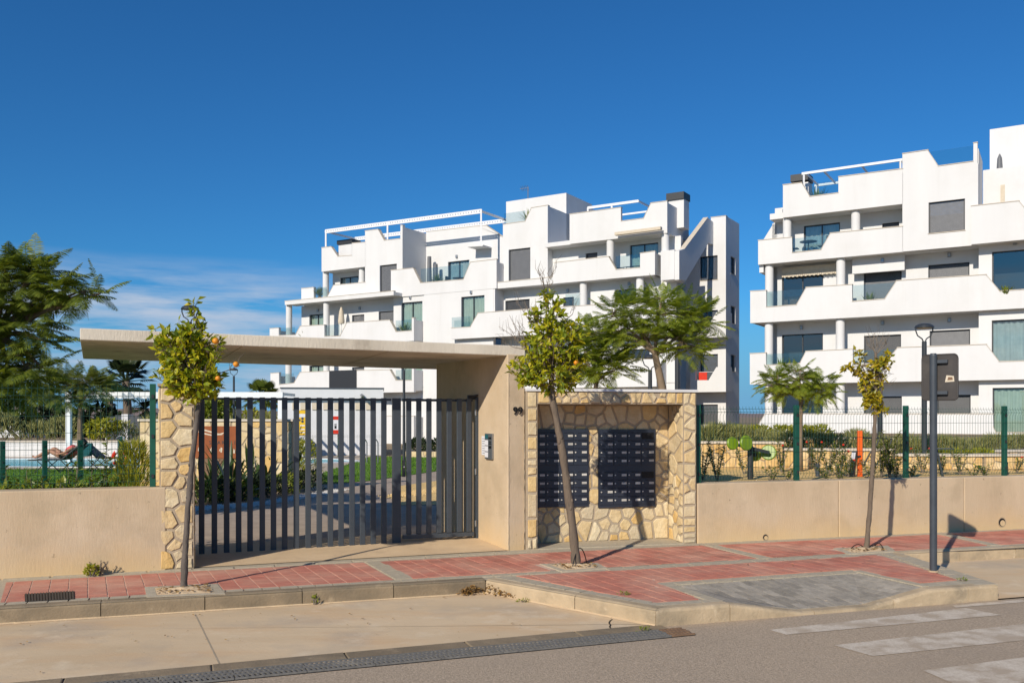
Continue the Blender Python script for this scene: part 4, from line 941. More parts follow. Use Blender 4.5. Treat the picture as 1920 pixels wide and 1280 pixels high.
# sections C and D
B.par([(846, 615), (882, 613), (896, 587), (993, 579.5), (1231, None, 7.8)], zB_, .5)
B.par([(846, None, 4.0), (882, None, 4.0), (896, None, 4.75), (1231, None, 4.75)], zA, .5); B.wall(K(900), K(1231), -.3, 1.7, 0)
B.par([(924, None, 9.64), (1036, None, 9.66), (1040, 492.6), (1141, 481), (1154.5, 505.7), (1200, 502), (1200.2, 475), (1228, 471)], zC, 0)
for k, z0, z1 in ((K(1228) - .2, zC + .01, 10.45), (K(1231, .5) - .2, zB_ + .01, 7.75), (K(1231, .5) - .2, zA + .01, 4.7)): B.box(k, k + .2, z0, z1, -2.2, -.2, 'parapet_return')
for z, wf in ((zA, .32), (zB_, .32), (zC, -.18)): B.box(-.7 if wf < 0 else K(925, .3), 9.7, z + .01, z + .28, -2.5, wf, 'floor_slab')
B.wallw(-.6, 10.6, zB_ + .2, zC + .03, -.9, [(947.5, 562, 993, 7.5, None, D_, None), (1056, 557, 1076, 7.5, None, D_, None), (1153, 541, 1218, 6.7, None, G_, None)])
B.wallw(-.6, 10.6, zA + .2, zB_ + .03, -.9, [(947.5, 650, 993, 4.4, None, D_, None), (1153, 655, 1218, 3.6, None, G_, None)]); B.wall(-.6, 10.6, -.3, zA + .25, -.9)
B.box(K(924.5), K(924.5) + .2, zB_ + .25, zC + .01, -.95, .1, 'loggia_side')
wc = -.7
B.wallw(K(943, wc), K(1027, wc), zC + .02, 12.5, wc, [(953.7, 466, 994.4, 9.75, None, 'shutter', None)])
B.par([(943, 421), (985, 415), (996, 390), (1027, 385)], 12.5, wc, .25)
B.box(K(1027, wc) - .22, K(1027, wc), zC + .3, P.kz(1027, 386, wc)[1], -3.6, wc - .26, 'tower_side'); B.box(K(943, wc), K(943, wc) + .2, zC + .3, 13.0, -3.6, wc - .26, 'tower_side')
B.rail(945, 985, 12.95, 13.9, wc - .1)
B.box(K(949, -3.0), K(1027, wc), 12.4, P.kz(985, 373, -3)[1], -6.5, -3.0, 'stair_tower'); B.box(K(1054, -4.5), K(1075, -4.5), 12, P.kz(1062, 376, -4.5)[1], -6, -4.5, 'roof_block')
B.par([(1068, 402), (1164, 389), (1164.2, 415), (1207, 409.6), (1220, 381), (1251, 377)], zD, -.15)
B.box(K(1251, -.15) - .2, K(1251, -.15), zD + .01, 13.1, -3.4, -.35, 'parapet_return'); B.box(K(1027, wc), K(1251, -.15) - .2, zD + .01, zD + .25, -8, -.36, 'floor_slab')
B.wallw(K(1027, wc), 10.7, zC + .2, zD + .02, -1.3, [(1098, 474, 1120, 10.1, None, 'shutter', None), (1181, 457, 1234, 9.6, None, G_, m_curtg)])
for x, a, b in ((1144.5, zC + .25, zD + .02), (1247.5, zC + .25, zD + .02), (1094, zB_ + .25, zC + .02), (1200, zB_ + .25, zC + .02), (1094, zA + .25, zB_ + .02)): B.col(x, a, b, -.4, .21)
B.rail(847, 882, 7.0, 7.7, .4); B.rail(1154.5, 1200, 9.75, 10.5); B.rail(1060, 1090, 7.9, 8.7, -.5)
aw = MB(); a, b = B.pp(1154, 439, .2), B.pp(1240, 428, .2); aw.bar(a, b, .25, .16); aw.build('rolled_awning', m_cream, B.r)
B.box(K(1239), K(1273) - .25, 8.95, 10.52, -1.6, 0, 'balcony_box')
B.box(-1, 8.9, -.3, zD + .1, -9, -4, 'core'); B.box(K(943, wc), 8, zD + .1, 12.4, -8, -4, 'core')
we = -5.5; kE0, kE1 = K(1333, we), K(1361, we); ztop = P.kz(1350, 406, we)[1]
def wz(y): return P.kz(1330, y, we)[1]
B.wall(kE0, kE1, wz(450), ztop, we); B.wall(K(1286, we), K(1311, we), -.3, wz(474), we)
B.wallw(K(1311, we), kE1, -.3, wz(450), we, [(1312.5, 480, 1345.5, wz(525), None, D_, None), (1312.5, None, 1346, wz(525) - 3.1, wz(482) - 3.1, D_, None), (1312.5, 664, 1346, wz(712), None, D_, None), (1312.5, 758, 1346, wz(795), None, D_, None)])
SF = Frame(P.P(kE1, 0, we).xy, (-P.n.x, -P.n.y)); S = Bld(B.r, SF); dE = SF.k(1386)
S.wallw(.26, dE, -.3, ztop, 0, [(1370, 482, 1379, SF.kz(1374, 514)[1], None, D_, None), (1370, 574, 1379, SF.kz(1374, 606)[1], None, D_, None), (1370, 665, 1379, SF.kz(1374, 696)[1], None, D_, None)])
B.box(kE0, kE1 - .26, ztop - .5, ztop - .3, we - dE, we - .26, 'roof_slab')
MB().fbox(P, kE0 - .02, kE1 + .02, ztop + .001, ztop + .03, we - .28, we + .025).build('coping', m_cope, B.r)
SF2 = Frame(P.P(K(1273), 0, 0).xy, (-P.n.x, -P.n.y))
MB().fpoly(SF2, [SF2.kz(x, y) for x, y in ((1273.5, 470), (1284, 466), (1327, 408), (1337, 416), (1337, 458), (1328, 456), (1286, 526), (1273.5, 524))], 0, .25).build('stair_wall', m_white, B.r)
t0, t1 = SF2.kz(1284, 466), SF2.kz(1327, 408); MB().prism([SF2.P(t0[0], t0[1], .02), SF2.P(t1[0], t1[1], .02), SF2.P(t1[0], t1[1], -.27), SF2.P(t0[0], t0[1], -.27)], (0, 0, .03)).build('coping', m_cope, B.r)
wbq = we + 1.1
for dz in (0, 3.1):
    kz = [P.kz(x, y, wbq) for x, y in ((1294, 690), (1304, 690), (1304.2, 712.5), (1328.5, 712.5), (1343, 688), (1361, 686))]; zb = P.kz(1300, 735, wbq)[1] + dz
    MB().fpoly(P, [(k, z + dz) for k, z in kz] + [(kz[-1][0], zb), (kz[0][0], zb)], wbq, .18).build('balcony_front', m_white, B.r)
    for k in (kz[0][0], kz[-1][0] - .18): B.box(k, k + .18, zb, kz[-1][1] + dz - .02, we, wbq - .18, 'balcony_side')
    B.box(kz[0][0] + .18, kz[-1][0] - .18, zb + .01, zb + .25, we, wbq - .18, 'balcony_floor')
k, z = P.kz(1310, 698, wbq - .3); tw = thing('red_towel', 'red towel hung to dry on a balcony of the long building', 'towel', P.P(k, z - .5, wbq - .3)); MB().fbox(P, k, k + .5, z - .55, z, wbq - .33, wbq - .3).build('cloth', m_redp, tw); MB().tube([P.P(k - .35, z + .03, wbq - .32), P.P(k + 1.1, z, wbq - .32)], .012, 6).build('line', m_whitem, tw)
ch = B.box(K(1251, -1.5), K(1281, -1.5), 12, P.kz(1265, 374, -1.5)[1], -2.4, -1.6, 'chimney'); z = P.kz(1265, 374, -1.5)[1]; MB().fbox(P, K(1249, -1.5), K(1282, -1.5), z, z + .38, -2.5, -1.5).build('cowl', m_dkmetal, ch)
ch = B.box(K(633, -1.2), K(658, -1.2), 12, P.kz(645, 457, -1.2)[1], -2, -1.3, 'chimney'); z = P.kz(645, 457, -1.2)[1]; MB().fbox(P, K(631.5, -1.2), K(660, -1.2), z, z + .28, -2.1, -1.2).build('cowl', m_dkmetal, ch)
B.box(8.9, 9.1, -.3, zD, -5.6, -2.5, 'end_wall')
# roof pergolas
pe = MB(); a0, a1 = B.pp(611, 434, -.4), B.pp(902, 396, -.4); a2 = a0 - P.n3 * 3; a3 = a1 - P.n3 * 3
for a, b in ((a0, a1), (a2, a3)):
    pe.bar(a + UP * .09, b + UP * .09, .06, .08); pe.bar(a - UP * .09, b - UP * .09, .06, .08); n = 64
    for i in range(n + 1): c = a.lerp(b, i / n); e_ = (b - a).normalized() * .075; pe.bar(c - e_, c + e_, .05, .14)
for a, b in ((a0, a2), (a1, a3)): pe.bar(a, b, .08, .12)
for t in (0, .425, 1):
    for d in (0, 3): c = a0.lerp(a1, t) - P.n3 * d; pe.bar(Vector((c.x, c.y, 12.0)), c + UP * .12, .1)
pe.build('pergola', m_whitem, B.r)
pe = MB(); a0, a1 = B.pp(1102, 390, -.8), B.pp(1197, 377, -.8)
pe.bar(a0, a1, .07, .14); pe.bar(a0 - P.n3 * 2.6, a1 - P.n3 * 2.6, .07, .1); pe.bar(a1, a1 - P.n3 * 2.6, .06, .1); pe.bar(a0, a0 - P.n3 * 2.6, .06, .1)
for c in (a0, a0.lerp(a1, .48), a1 - P.n3 * 2.6): pe.bar(Vector((c.x, c.y, 12)), c, .09)
pe.build('pergola', m_whitem, B.r)
an = MB(); c = B.pp(990, 372, -4.5); an.tube([c - UP * .3, c + UP * .75], .03, 6); an.bar(c + UP * .68 - P.u3 * .6, c + UP * .68 + P.u3 * .05, .03)
for i in range(5): d = c + UP * .68 - P.u3 * (.12 * i); an.bar(d - UP * .14 - P.n3 * .1, d + UP * .14 + P.n3 * .1, .02)
an.build('antenna', m_alu, B.r)
ps = thing('closed_parasol', 'closed cream parasol on a terrace of the long building', 'parasol', P.P(K(640, .3), zB_ + .25, .3))
c = P.P(K(640, .3), 0, .3); z1 = P.kz(640, 574, .3)[1]; MB().tube([c + UP * (zB_ + .3), c + UP * z1], .03, 8).build('pole', m_whitem, ps); MB().tube([c + UP * (z1 - 1.15), c + UP * (z1 - 1.0), c + UP * (z1 - .4), c + UP * z1], [.2, .22, .15, .03], 12).build('canopy', m_cream, ps)
fu = MB()
for x in (1163, 1181, 1192):
    k = K(x, -.9); fu.tube([P.P(k - .22, 9.65, -.9), P.P(k, 9.7, -.7), P.P(k + .22, 9.65, -.9)], .03, 6); fu.tube([P.P(k - .26, 10.0, -.9), P.P(k, 10.03, -1.15), P.P(k + .26, 10.0, -.9)], .03, 6)
    for d in (-.2, .2): fu.tube([P.P(k + d, 9.56, -.9), P.P(k + d, 10.0, -.9)], .02, 6)
fu.build('terrace_chairs', m_dkmetal, B.r)
for x, y, w in ((652, 512, -1.3), (777, 481, -2.45), (857, 481, wu), (770, 558, .05), (884, 548, wb_), (675, 578, -.35), (597, 582, -.35), (1180, 532, -.9), (1065, 545, -.9)): B.light(x, y, w)

def pot(root, F_, k, z, w_, h, seed):
    r = random.Random(seed); MB().tube([F_.P(k, z, w_), F_.P(k, z + .28, w_)], [.11, .15], 12).build('plant_pot', m_rust, root); m = MB(); m.raw = True
    for _ in range(70):
        a = r.random() * 6.28; e = r.uniform(.4, 1.4); d = Vector((math.cos(a) * math.cos(e), math.sin(a) * math.cos(e), math.sin(e))); s_ = d.cross(UP).normalized() * .03; p = F_.P(k, z + .26, w_); q = p + d * h * r.uniform(.6, 1); mid = p.lerp(q, .55); m.face(p, mid + s_, q, mid - s_)
    m.build('pot_plant', m_shrub, root)
RBr = bpy.data.objects['apartment_building']; LBr = bpy.data.objects['apartment_building.001']
for k, z, w_, h, sd in ((1.3, 3.54, -.6, .9, 1), (5.4, 6.54, -.6, .8, 2), (10.95, 6.54, -.15, .6, 3), (6.2, 3.54, -.6, 1.1, 4), (3.0, 11.5, -.8, 1.1, 5)): pot(RBr, RBF, k, z, w_, h, sd)
for x, z, w_, h, sd in ((760, 6.6, .5, .9, 6), (573, 6.6, .5, 1.0, 7), (992, 13.0, -1.2, 1.0, 8), (820, 9.75, -.6, .8, 9), (600, 9.6, -.5, .9, 10), (1170, 6.7, -.2, .9, 11)): pot(LBr, LBF, LBF.k(x, w_), z, w_, h, sd)
for F_, root, k, z, w_ in ((RBF, RBr, 5.3, 3.53, -.7), (RBF, RBr, 2.6, 9.36, -.7), (LBF, LBr, LBF.k(860, -1.6), 9.71, -1.6), (LBF, LBr, LBF.k(1060, .0), 6.66, 0)):
    MB().tube([F_.P(k, z + .7, w_), F_.P(k, z + .73, w_)], .4, 16).build('terrace_table', m_dkmetal, root); MB().tube([F_.P(k, z, w_), F_.P(k, z + .7, w_)], .03, 8).build('table_leg', m_dkmetal, root)
    for d in (-.7, .7): MB().fbox(F_, k + d - .22, k + d + .22, z + .42, z + .46, w_ - .2, w_ + .2).build('chair_seat', m_dkmetal, root); MB().fbox(F_, k + d * 1.28 - .02, k + d * 1.28 + .02, z + .42, z + .9, w_ - .2, w_ + .2).build('chair_back', m_dkmetal, root)
# ================================================================== gardens
def sheet(name, pts, z, mat, parent=None):
    m = MB(); m.face(*[Vector((p[0], p[1], z)) for p in pts]); return struct(name, m, mat, parent)
wl_in = LW.P(-7, 0, -.28); 
sheet('garden_ground', [LW.P(-40, 0, -.25), LW.P(kl, 0, -.25), G(362, 1050), G(372, 1042), G(820, 1000), (-.9, 14.9), (.4, 16), (2, 62), (-90, 90)], -.02, m_soil)
path = sheet('garden_path', [G(330, 1040), G(372, 1043), G(897, 1011), (-1.2, 14.8), (-.9, 24), (-2.6, 30), (-5.0, 27), (-5.5, 17.6), (-6.3, 15)], -.012, m_path)
lawnL = [LW.P(-30, 0, -.3), LW.P(kl - .5, 0, -.3), (-5.9, 14.5), (-8.3, 20), (-8.9, 29.2), (-50, 29.2)]
lawnR = [G(596, 908), G(690, 901), G(830, 881), G(980, 868), (1.2, 40), (-2, 40), G(690, 857), G(600, 888)]
sheet('lawn', lawnL, 0, m_grass); sheet('lawn', lawnR, .002, m_grass)
gb = [G(735, 946), G(735, 912), G(830, 899), G(900, 920), G(830, 945)]
sheet('gravel_bed', gb, -.004, m_gravel)
def blades(name, poly, n, h, seed):
    r = random.Random(seed); Z = [Vector((p[0], p[1])) for p in poly]; xs = [p.x for p in Z]; ys = [p.y for p in Z]; m = MB(); m.raw = True; i = 0
    def inp(p):
        c = False; j = len(Z) - 1
        for k in range(len(Z)):
            if (Z[k].y > p.y) != (Z[j].y > p.y) and p.x < (Z[j].x - Z[k].x) * (p.y - Z[k].y) / (Z[j].y - Z[k].y) + Z[k].x: c = not c
            j = k
        return c
    while i < n:
        p = Vector((r.uniform(min(xs), max(xs)), r.uniform(min(ys), max(ys))))
        i += 1
        if not inp(p): continue
        a = r.random() * 6.3; d = Vector((math.cos(a), math.sin(a), 0)) * r.uniform(.012, .02); q = Vector((p.x, p.y, 0)); t = q + Vector((r.gauss(0, .02), r.gauss(0, .02), h * r.uniform(.6, 1.3)))
        m.face(q - d, q + d, t)
    return tag(m.build(name, m_blade), 'short green lawn grass around the pool', 'grass', kind='stuff')
blades('grass_blades', [(-13, 10), (-5.5, 10.5), (-8.3, 20), (-8.9, 29), (-20, 29), (-20, 14)], 26000, .05, 1)
blades('grass_blades', [(p[0], p[1]) for p in lawnR], 14000, .05, 2)
# ------------------------------------------------ foliage builders
def leaf(mb, p, d, n, L, W, fold=.25, curl=.15):
    d = d.normalized(); s = d.cross(n)
    if s.length < 1e-4: s = Vector((1, 0, 0))
    s.normalize(); n = s.cross(d)
    a = p; m = p + d * L * .45 - n * L * .02; t = p + d * L - n * L * curl; l = m + s * W / 2 + n * W * fold; r_ = m - s * W / 2 + n * W * fold
    i = len(mb.v); mb.v += [a, l, m, r_, t]; mb.f += [[i, i + 1, i + 2], [i, i + 2, i + 3], [i + 1, i + 4, i + 2], [i + 2, i + 4, i + 3]]
def rv(r): 
    while True:
        v = Vector((r.uniform(-1, 1), r.uniform(-1, 1), r.uniform(-1, 1)))
        if .05 < v.length < 1: return v
def poly_at(pts, t):
    t = max(0, min(.9999, t)) * (len(pts) - 1); i = int(t); return pts[i].lerp(pts[i + 1], t - i)
def citrus(label, D, base, trunk, rad, blobs, ntw, lsize, seed, dead=(), fruit=(), mat=None, deep=.8, bark=None):
    r = random.Random(seed); pts = [base] + [AT(x, y, D) for x, y in trunk]
    t = thing('orange_tree', label, 'tree', base, 'young orange trees along the pavement')
    n = len(pts); tr = MB(); fine = [poly_at(pts, i / 40) + (rv(r) * .0045 if 0 < i < 40 else Vector()) for i in range(41)]
    tr.tube([base - UP * .04] + fine, [rad * 1.4] + [rad * (1.14 - .55 * i / 40) * r.uniform(.88, 1.12) for i in range(41)], 10)
    for _ in range(7): q = poly_at(pts, r.uniform(.1, .7)); tr.sphere(q + Vector((r.uniform(-1, 1), -.6, 0)).normalized() * rad * .75, rad * r.uniform(.3, .5), 7, 5, (1, 1, 1.5))
    tr_o = tr.build('trunk', bark or m_bark, t, smooth=True)
    tw = MB(); lv = MB(); lv.raw = True; tot = sum(b[2] * b[3] * b[4] for b in blobs)
    for (bx, by, rx, ry, den) in blobs:
        c = AT(bx, by, D); Rx, Rz = rx * D / F_PX, ry * D / F_PX; Ry = Rx * deep if Rx > .12 else Rx
        for _ in range(int(ntw * rx * ry * den / tot) + 1):
            v = rv(r); v = v.normalized() * (v.length ** .55); e = c + Vector((v.x * Rx, v.y * Ry, v.z * Rz)) * (1.25 if r.random() < .15 else .95)
            root = poly_at(pts, 1 - .35 * r.random()); 
            if e.z < root.z: root = poly_at(pts, .72)
            mid = root.lerp(e, .55) + Vector((0, 0, -.03)) + rv(r) * .04
            st = c.lerp(e, .45) if (e - root).length > .5 else mid
            tw.tube([st, st.lerp(e, .6) + rv(r) * .02, e], [.005, .0035, .002], 4, False)
            out = Vector((v.x, v.y, v.z * .4 + .15)).normalized(); k = r.randint(5, 7)
            for i in range(k):
                q = st.lerp(e, .35 + .65 * (i + 1) / k); dd = (out * .5 + rv(r) * 1.0 + UP * .1).normalized(); nn_ = (UP * .6 + rv(r) * .9 + out * .4 - Vector((0, .35, 0)))
                L = lsize * r.uniform(.6, 1.2); leaf(lv, q, dd, nn_, L, L * r.uniform(.4, .55), r.uniform(.05, .3), r.uniform(0, .3))
    # limbs
    for (bx, by, rx, ry, den) in blobs[:6]:
        c = AT(bx, by, D); a = poly_at(pts, .93); tw.tube([a, a.lerp(c, .5) + rv(r) * .03, c], [rad * .42, rad * .28, rad * .12], 6, False)
    if tw.f: tw.build('twigs', m_bark, t, kind='stuff')
    cr_ = lv.build('crown', mat or m_orleaf, t)
    dt = MB()
    for ch in dead:
        p0 = AT(*ch[0], D); 
        for e in ch[1:]:
            e = AT(*e, D) + Vector((0, r.uniform(-.1, .1), 0)); m1 = p0.lerp(e, .5) + rv(r) * .03; dt.tube([p0, m1, e], [.006, .004, .0018], 5, False)
            for _ in range(5):
                q = p0.lerp(e, r.uniform(.35, .95)); dt.tube([q, q + rv(r) * .06 + UP * .05, q + rv(r) * .06 + UP * .10 + (e - p0).normalized() * .06], [.003, .002, .001], 4, False)
    if dt.f: dt.build('dead_branches', m_twig, t, kind='stuff')
    for x, y, rr in fruit:
        f = MB(); f.sphere(AT(x, y, D) + Vector((0, -.12, 0)), rr, 14, 9, (1, 1, .96)); f.build('orange', m_orange, t, smooth=True)
    return t
b1 = G(345, 1103)
citrus('orange tree in front of the stone pillar, oranges on its outer twigs', b1.y, b1 + UP * .02, [(346, 1060), (349, 1000), (354, 930), (360, 860), (368, 800), (373, 755), (368, 705), (362, 660), (360, 615)], .030,
       [(350, 700, 52, 42, 1.2), (345, 650, 50, 30, 1.1), (372, 715, 40, 30, 1.1), (322, 640, 30, 26, .9), (385, 650, 26, 30, .8), (320, 690, 28, 26, 1), (398, 720, 18, 24, .8), (360, 615, 22, 18, .9), (364, 588, 7, 14, .5), (365, 562, 5, 8, .8), (375, 596, 9, 5, .6), (294, 625, 8, 18, .6), (340, 740, 24, 12, .8), (412, 665, 8, 12, .5), (410, 640, 6, 14, .5)],
       390, .086, 21, dead=[[(395, 690), (405, 655), (412, 672)], [(410, 700), (446, 684)]], fruit=[(412, 641, .033), (449.5, 684, .028), (416, 710, .026)], bark=m_bark1)
b2_ = G(1080, 1062)
citrus('orange tree with a leaning trunk and dry top twigs before the mailbox niche', b2_.y, b2_ + UP * .02, [(1077, 1020), (1070, 960), (1061, 890), (1050, 820), (1040, 770), (1035, 740), (1032, 690), (1030, 640), (1030, 590)], .046,
       [(1035, 685, 66, 44, 1.3), (1045, 640, 60, 36, 1.2), (1030, 600, 40, 30, 1.1), (990, 690, 36, 26, .9), (975, 700, 22, 18, .6), (1075, 680, 30, 36, 1), (1032, 565, 20, 20, 1), (1022, 548, 9, 14, .9), (1000, 640, 22, 24, .7), (1045, 720, 40, 16, .8), (958, 672, 10, 5, .6), (985, 715, 26, 8, .6), (1070, 610, 18, 16, .7)],
       430, .088, 22, dead=[[(1022, 548), (1008, 502), (1044, 500), (1015, 520), (1035, 530)], [(985, 655), (940, 640), (935, 612), (955, 592), (972, 605), (960, 620)], [(998, 610), (968, 562), (1006, 570), (990, 580)], [(1060, 600), (1078, 575)]], fruit=[(1079, 681, .03)])
b3 = G(1625, 1030)
citrus('thin half bare orange tree with yellowing leaves beside the road sign', b3.y, b3 + UP * .02, [(1627, 1000), (1632, 940), (1636, 880), (1639, 820), (1641, 780), (1642, 740), (1643, 700), (1642, 660)], .030,
       [(1630, 722, 18, 20, 1), (1640, 755, 16, 18, 1), (1655, 770, 9, 9, .8), (1650, 690, 22, 18, .8), (1610, 690, 14, 14, .9), (1592, 688, 12, 6, .9), (1610, 660, 6, 14, .8), (1668, 672, 9, 12, .8), (1630, 745, 12, 14, .9)],
       125, .082, 23, dead=[[(1642, 665), (1630, 628), (1648, 630), (1638, 632), (1662, 638), (1672, 640)], [(1645, 700), (1682, 700), (1676, 722), (1668, 690)], [(1640, 660), (1624, 645), (1655, 650)]], mat=m_yelleaf)
# black irrigation hoops at the trees
def hoop(label, pts, z0=0):
    m = MB()
    for a, top, b in pts:
        A, Bq = G(*a), G(*b); D = (A.y + Bq.y) / 2; T = AT(top[0], top[1], D); P_ = []
        for i in range(13):
            u = i / 12; P_.append(A.lerp(Bq, u) + Vector((0, 0, T.z * math.sin(math.pi * u) ** .8)))
        m.tube(P_, .006, 6)
    tag(m.build('irrigation_hose', m_hose), label, 'hose', 'irrigation hoops at the orange trees')
hoop('black irrigation hose looped round the leaning orange tree', [((1073, 1066), (1085, 1027), (1100, 1055))]); hoop('black irrigation hose half buried at the thin orange tree', [((1594, 1031), (1610, 1020), (1622, 1029)), ((1640, 1024), (1650, 1018), (1658, 1033))])
# ------------------------------------------------ feathery trees
def frond(mb, p, d, L, r, npair=18, droop=.5):
    d = d.normalized(); side = d.cross(UP)
    if side.length < .05: side = Vector((1, 0, 0))
    side.normalize(); pts = []; q = p.copy(); dd = d.copy()
    for i in range(npair + 1): pts.append((q.copy(), dd.copy())); dd = (dd + Vector((0, 0, -droop / npair))).normalized(); q = q + dd * L / npair
    for i in range(1, npair + 1):
        q, dd = pts[i]; t = i / npair; ln = L * .36 * math.sin(math.pi * (.16 + .78 * t)) ; up = side.cross(dd)
        wq = L * .023
        for s in (-1, 1):
            e = (side * s * .88 + dd * .5 - UP * .22 + rv(r) * .12).normalized(); m = q + e * ln * .5 - UP * ln * .04; t_ = q + e * ln - UP * ln * .2; a = dd * wq
            j = len(mb.v); mb.v += [q - a * .5, q + a * .5, m + a * .9, m - a * .9, t_]; mb.f += [[j, j + 1, j + 2, j + 3], [j + 3, j + 2, j + 4]]
        if i > 0:
            a = side * .004; b = pts[i - 1][0]; j = len(mb.v); mb.v += [b - a, b + a, q + a, q - a]; mb.f.append([j, j + 1, j + 2, j + 3])
def feather(label, D, base, trunk, rad, blobs, n, L, seed, mat=None, group='feathery garden trees', deep=.9, droop=.55):
    r = random.Random(seed); pts = [base] + [AT(x, y, D) for x, y in trunk]; t = thing('feathery_tree', label, 'tree', base, group)
    k = len(pts); tr = MB(); tr.tube(pts, [rad * (1.15 - .6 * i / (k - 1)) for i in range(k)], 9)
    lv = MB(); lv.raw = True; tot = sum(b[2] * b[3] for b in blobs)
    for bx, by, rx, ry in blobs:
        c = AT(bx, by, D); Rx, Rz = rx * D / F_PX, ry * D / F_PX; a = pts[-1]
        tr.tube([poly_at(pts, .86), a.lerp(c, .45) - UP * .05, c], [rad * .45, rad * .28, rad * .12], 6, False)
        for _ in range(int(n * rx * ry / tot) + 1):
            v = rv(r); v = v.normalized() * v.length ** .6; q = c + Vector((v.x * Rx * .75, v.y * Rx * deep * .75, v.z * Rz * .8))
            d = Vector((v.x * 1.1, v.y * 1.1, .25 + v.z * .6)) + rv(r) * .5; frond(lv, q, d, L * r.uniform(.7, 1.15), r, droop=droop)
            if r.random() < .25: tr.tube([c, c.lerp(q, .6) + rv(r) * .03, q], [.012, .008, .004], 4, False)
    tr.build('trunk', m_bark2, t, smooth=True); lv.build('crown', mat or m_feather, t); return t
ZG = .74
feather('tall feathery tree behind the mailbox wall with a wide umbrella crown', 16.2, AT(1248, 880, 16.2), [(1246, 780), (1243, 735), (1236, 700), (1229, 668), (1226, 650)], .085,
        [(1236, 590, 50, 34), (1180, 590, 42, 30), (1290, 592, 44, 32), (1322, 600, 28, 24), (1150, 590, 26, 22), (1215, 635, 50, 26), (1280, 640, 44, 28), (1240, 560, 44, 14), (1305, 650, 26, 22), (1165, 620, 30, 18)], 470, .38, 31)
feather('dense feathery tree just behind the leaning orange tree', 16.6, AT(1117, 880, 16.6), [(1117, 780), (1116, 735), (1120, 700)], .06,
        [(1125, 680, 36, 34), (1095, 670, 30, 34), (1160, 690, 32, 20), (1135, 640, 36, 26), (1105, 625, 28, 22), (1105, 705, 22, 18)], 300, .38, 32)
feather('young feathery tree with a flat crown behind the mesh fence', 15.6, AT(1500, 886, 15.6), [(1500, 830), (1501, 780), (1502, 745), (1500, 735)], .048,
        [(1496, 712, 34, 22), (1455, 716, 28, 18), (1535, 720, 30, 20), (1445, 725, 18, 14), (1550, 735, 18, 16), (1500, 695, 26, 10), (1470, 735, 26, 14), (1525, 740, 24, 14)], 330, .27, 33, droop=.9)
feather('big dark feathery tree overhanging the left mesh fence', 13.0, AT(-60, 1000, 13.0), [(-50, 880), (-35, 780), (-25, 700), (-15, 640), (0, 600)], .12,
        [(0, 540, 80, 60), (60, 520, 50, 34), (100, 540, 40, 20), (145, 548, 36, 13), (40, 610, 50, 44), (-60, 600, 70, 80), (-20, 680, 70, 50), (50, 690, 44, 30), (85, 640, 20, 24), (80, 690, 26, 16), (10, 500, 44, 22), (60, 510, 30, 16), (-60, 720, 60, 40), (20, 720, 40, 22), (95, 580, 18, 14), (125, 545, 22, 12), (160, 549, 22, 9), (178, 552, 18, 7), (188, 550, 14, 6)], 820, .45, 34, droop=.7, mat=m_feather3)
feather('olive green feathery tree behind the white pool pergola', 31, AT(150, 872, 31), [(150, 820), (150, 780), (152, 740)], .1,
        [(150, 718, 44, 20), (110, 728, 36, 24), (182, 728, 30, 18), (95, 715, 24, 18), (125, 745, 30, 16), (165, 712, 30, 14)], 360, .6, 35, mat=m_feather2)
# ------------------------------------------------ palms and background trees
def palm(label, D, x, y, rpx, seed, mat=None, ybase=860, n=26):
    r = random.Random(seed); c = AT(x, y, D); base = Vector((c.x, c.y, 0)); t = thing('fan_palm', label, 'palm', base, 'palms behind the pool'); Lf = rpx * D / F_PX
    MB().tube([base, c.lerp(base, .4) + Vector((.1, 0, 0)), c], [.26, .2, .18], 9).build('trunk', m_bark, t, smooth=True)
    m = MB(); m.raw = True
    for i in range(n):
        a = r.random() * 6.28; el = r.uniform(-.5, 1.35); d = Vector((math.cos(a) * math.cos(el), math.sin(a) * math.cos(el), math.sin(el))); s = d.cross(UP).normalized() if abs(d.z) < .98 else Vector((1, 0, 0)); u = s.cross(d)
        h = c + d * Lf * r.uniform(.4, .55); m.tube([c, h], [.03, .02], 4, False)
        for j in range(-8, 9):
            an = j * .17; e = (d * math.cos(an) + s * math.sin(an)).normalized(); Lb = Lf * .52 * (1 - .03 * abs(j)); w_ = s * math.cos(an) * .03 * Lf - d * math.sin(an) * .03 * Lf; mid = h + e * Lb * .55; tip = h + e * Lb - UP * Lb * .22
            k = len(m.v); m.v += [h, mid + w_, tip, mid - w_]; m.f.append([k, k + 1, k + 2, k + 3])
    m.build('crown', mat or m_palm, t)
palm('dark fan palm rising above the white pool pergola', 44, 236, 715, 62, 1, n=30); palm('dark fan palm in the shade behind the pool pergola', 46, 272, 765, 44, 3); palm('small dark palm beside the olive green tree', 48, 205, 750, 46, 2)
palm('bright green palm at the end of the long building', 50, 492, 748, 46, 4, m_palm2, n=34); palm('bright low palm behind the rusty steel sign', 46, 428, 770, 30, 5, m_palm2)
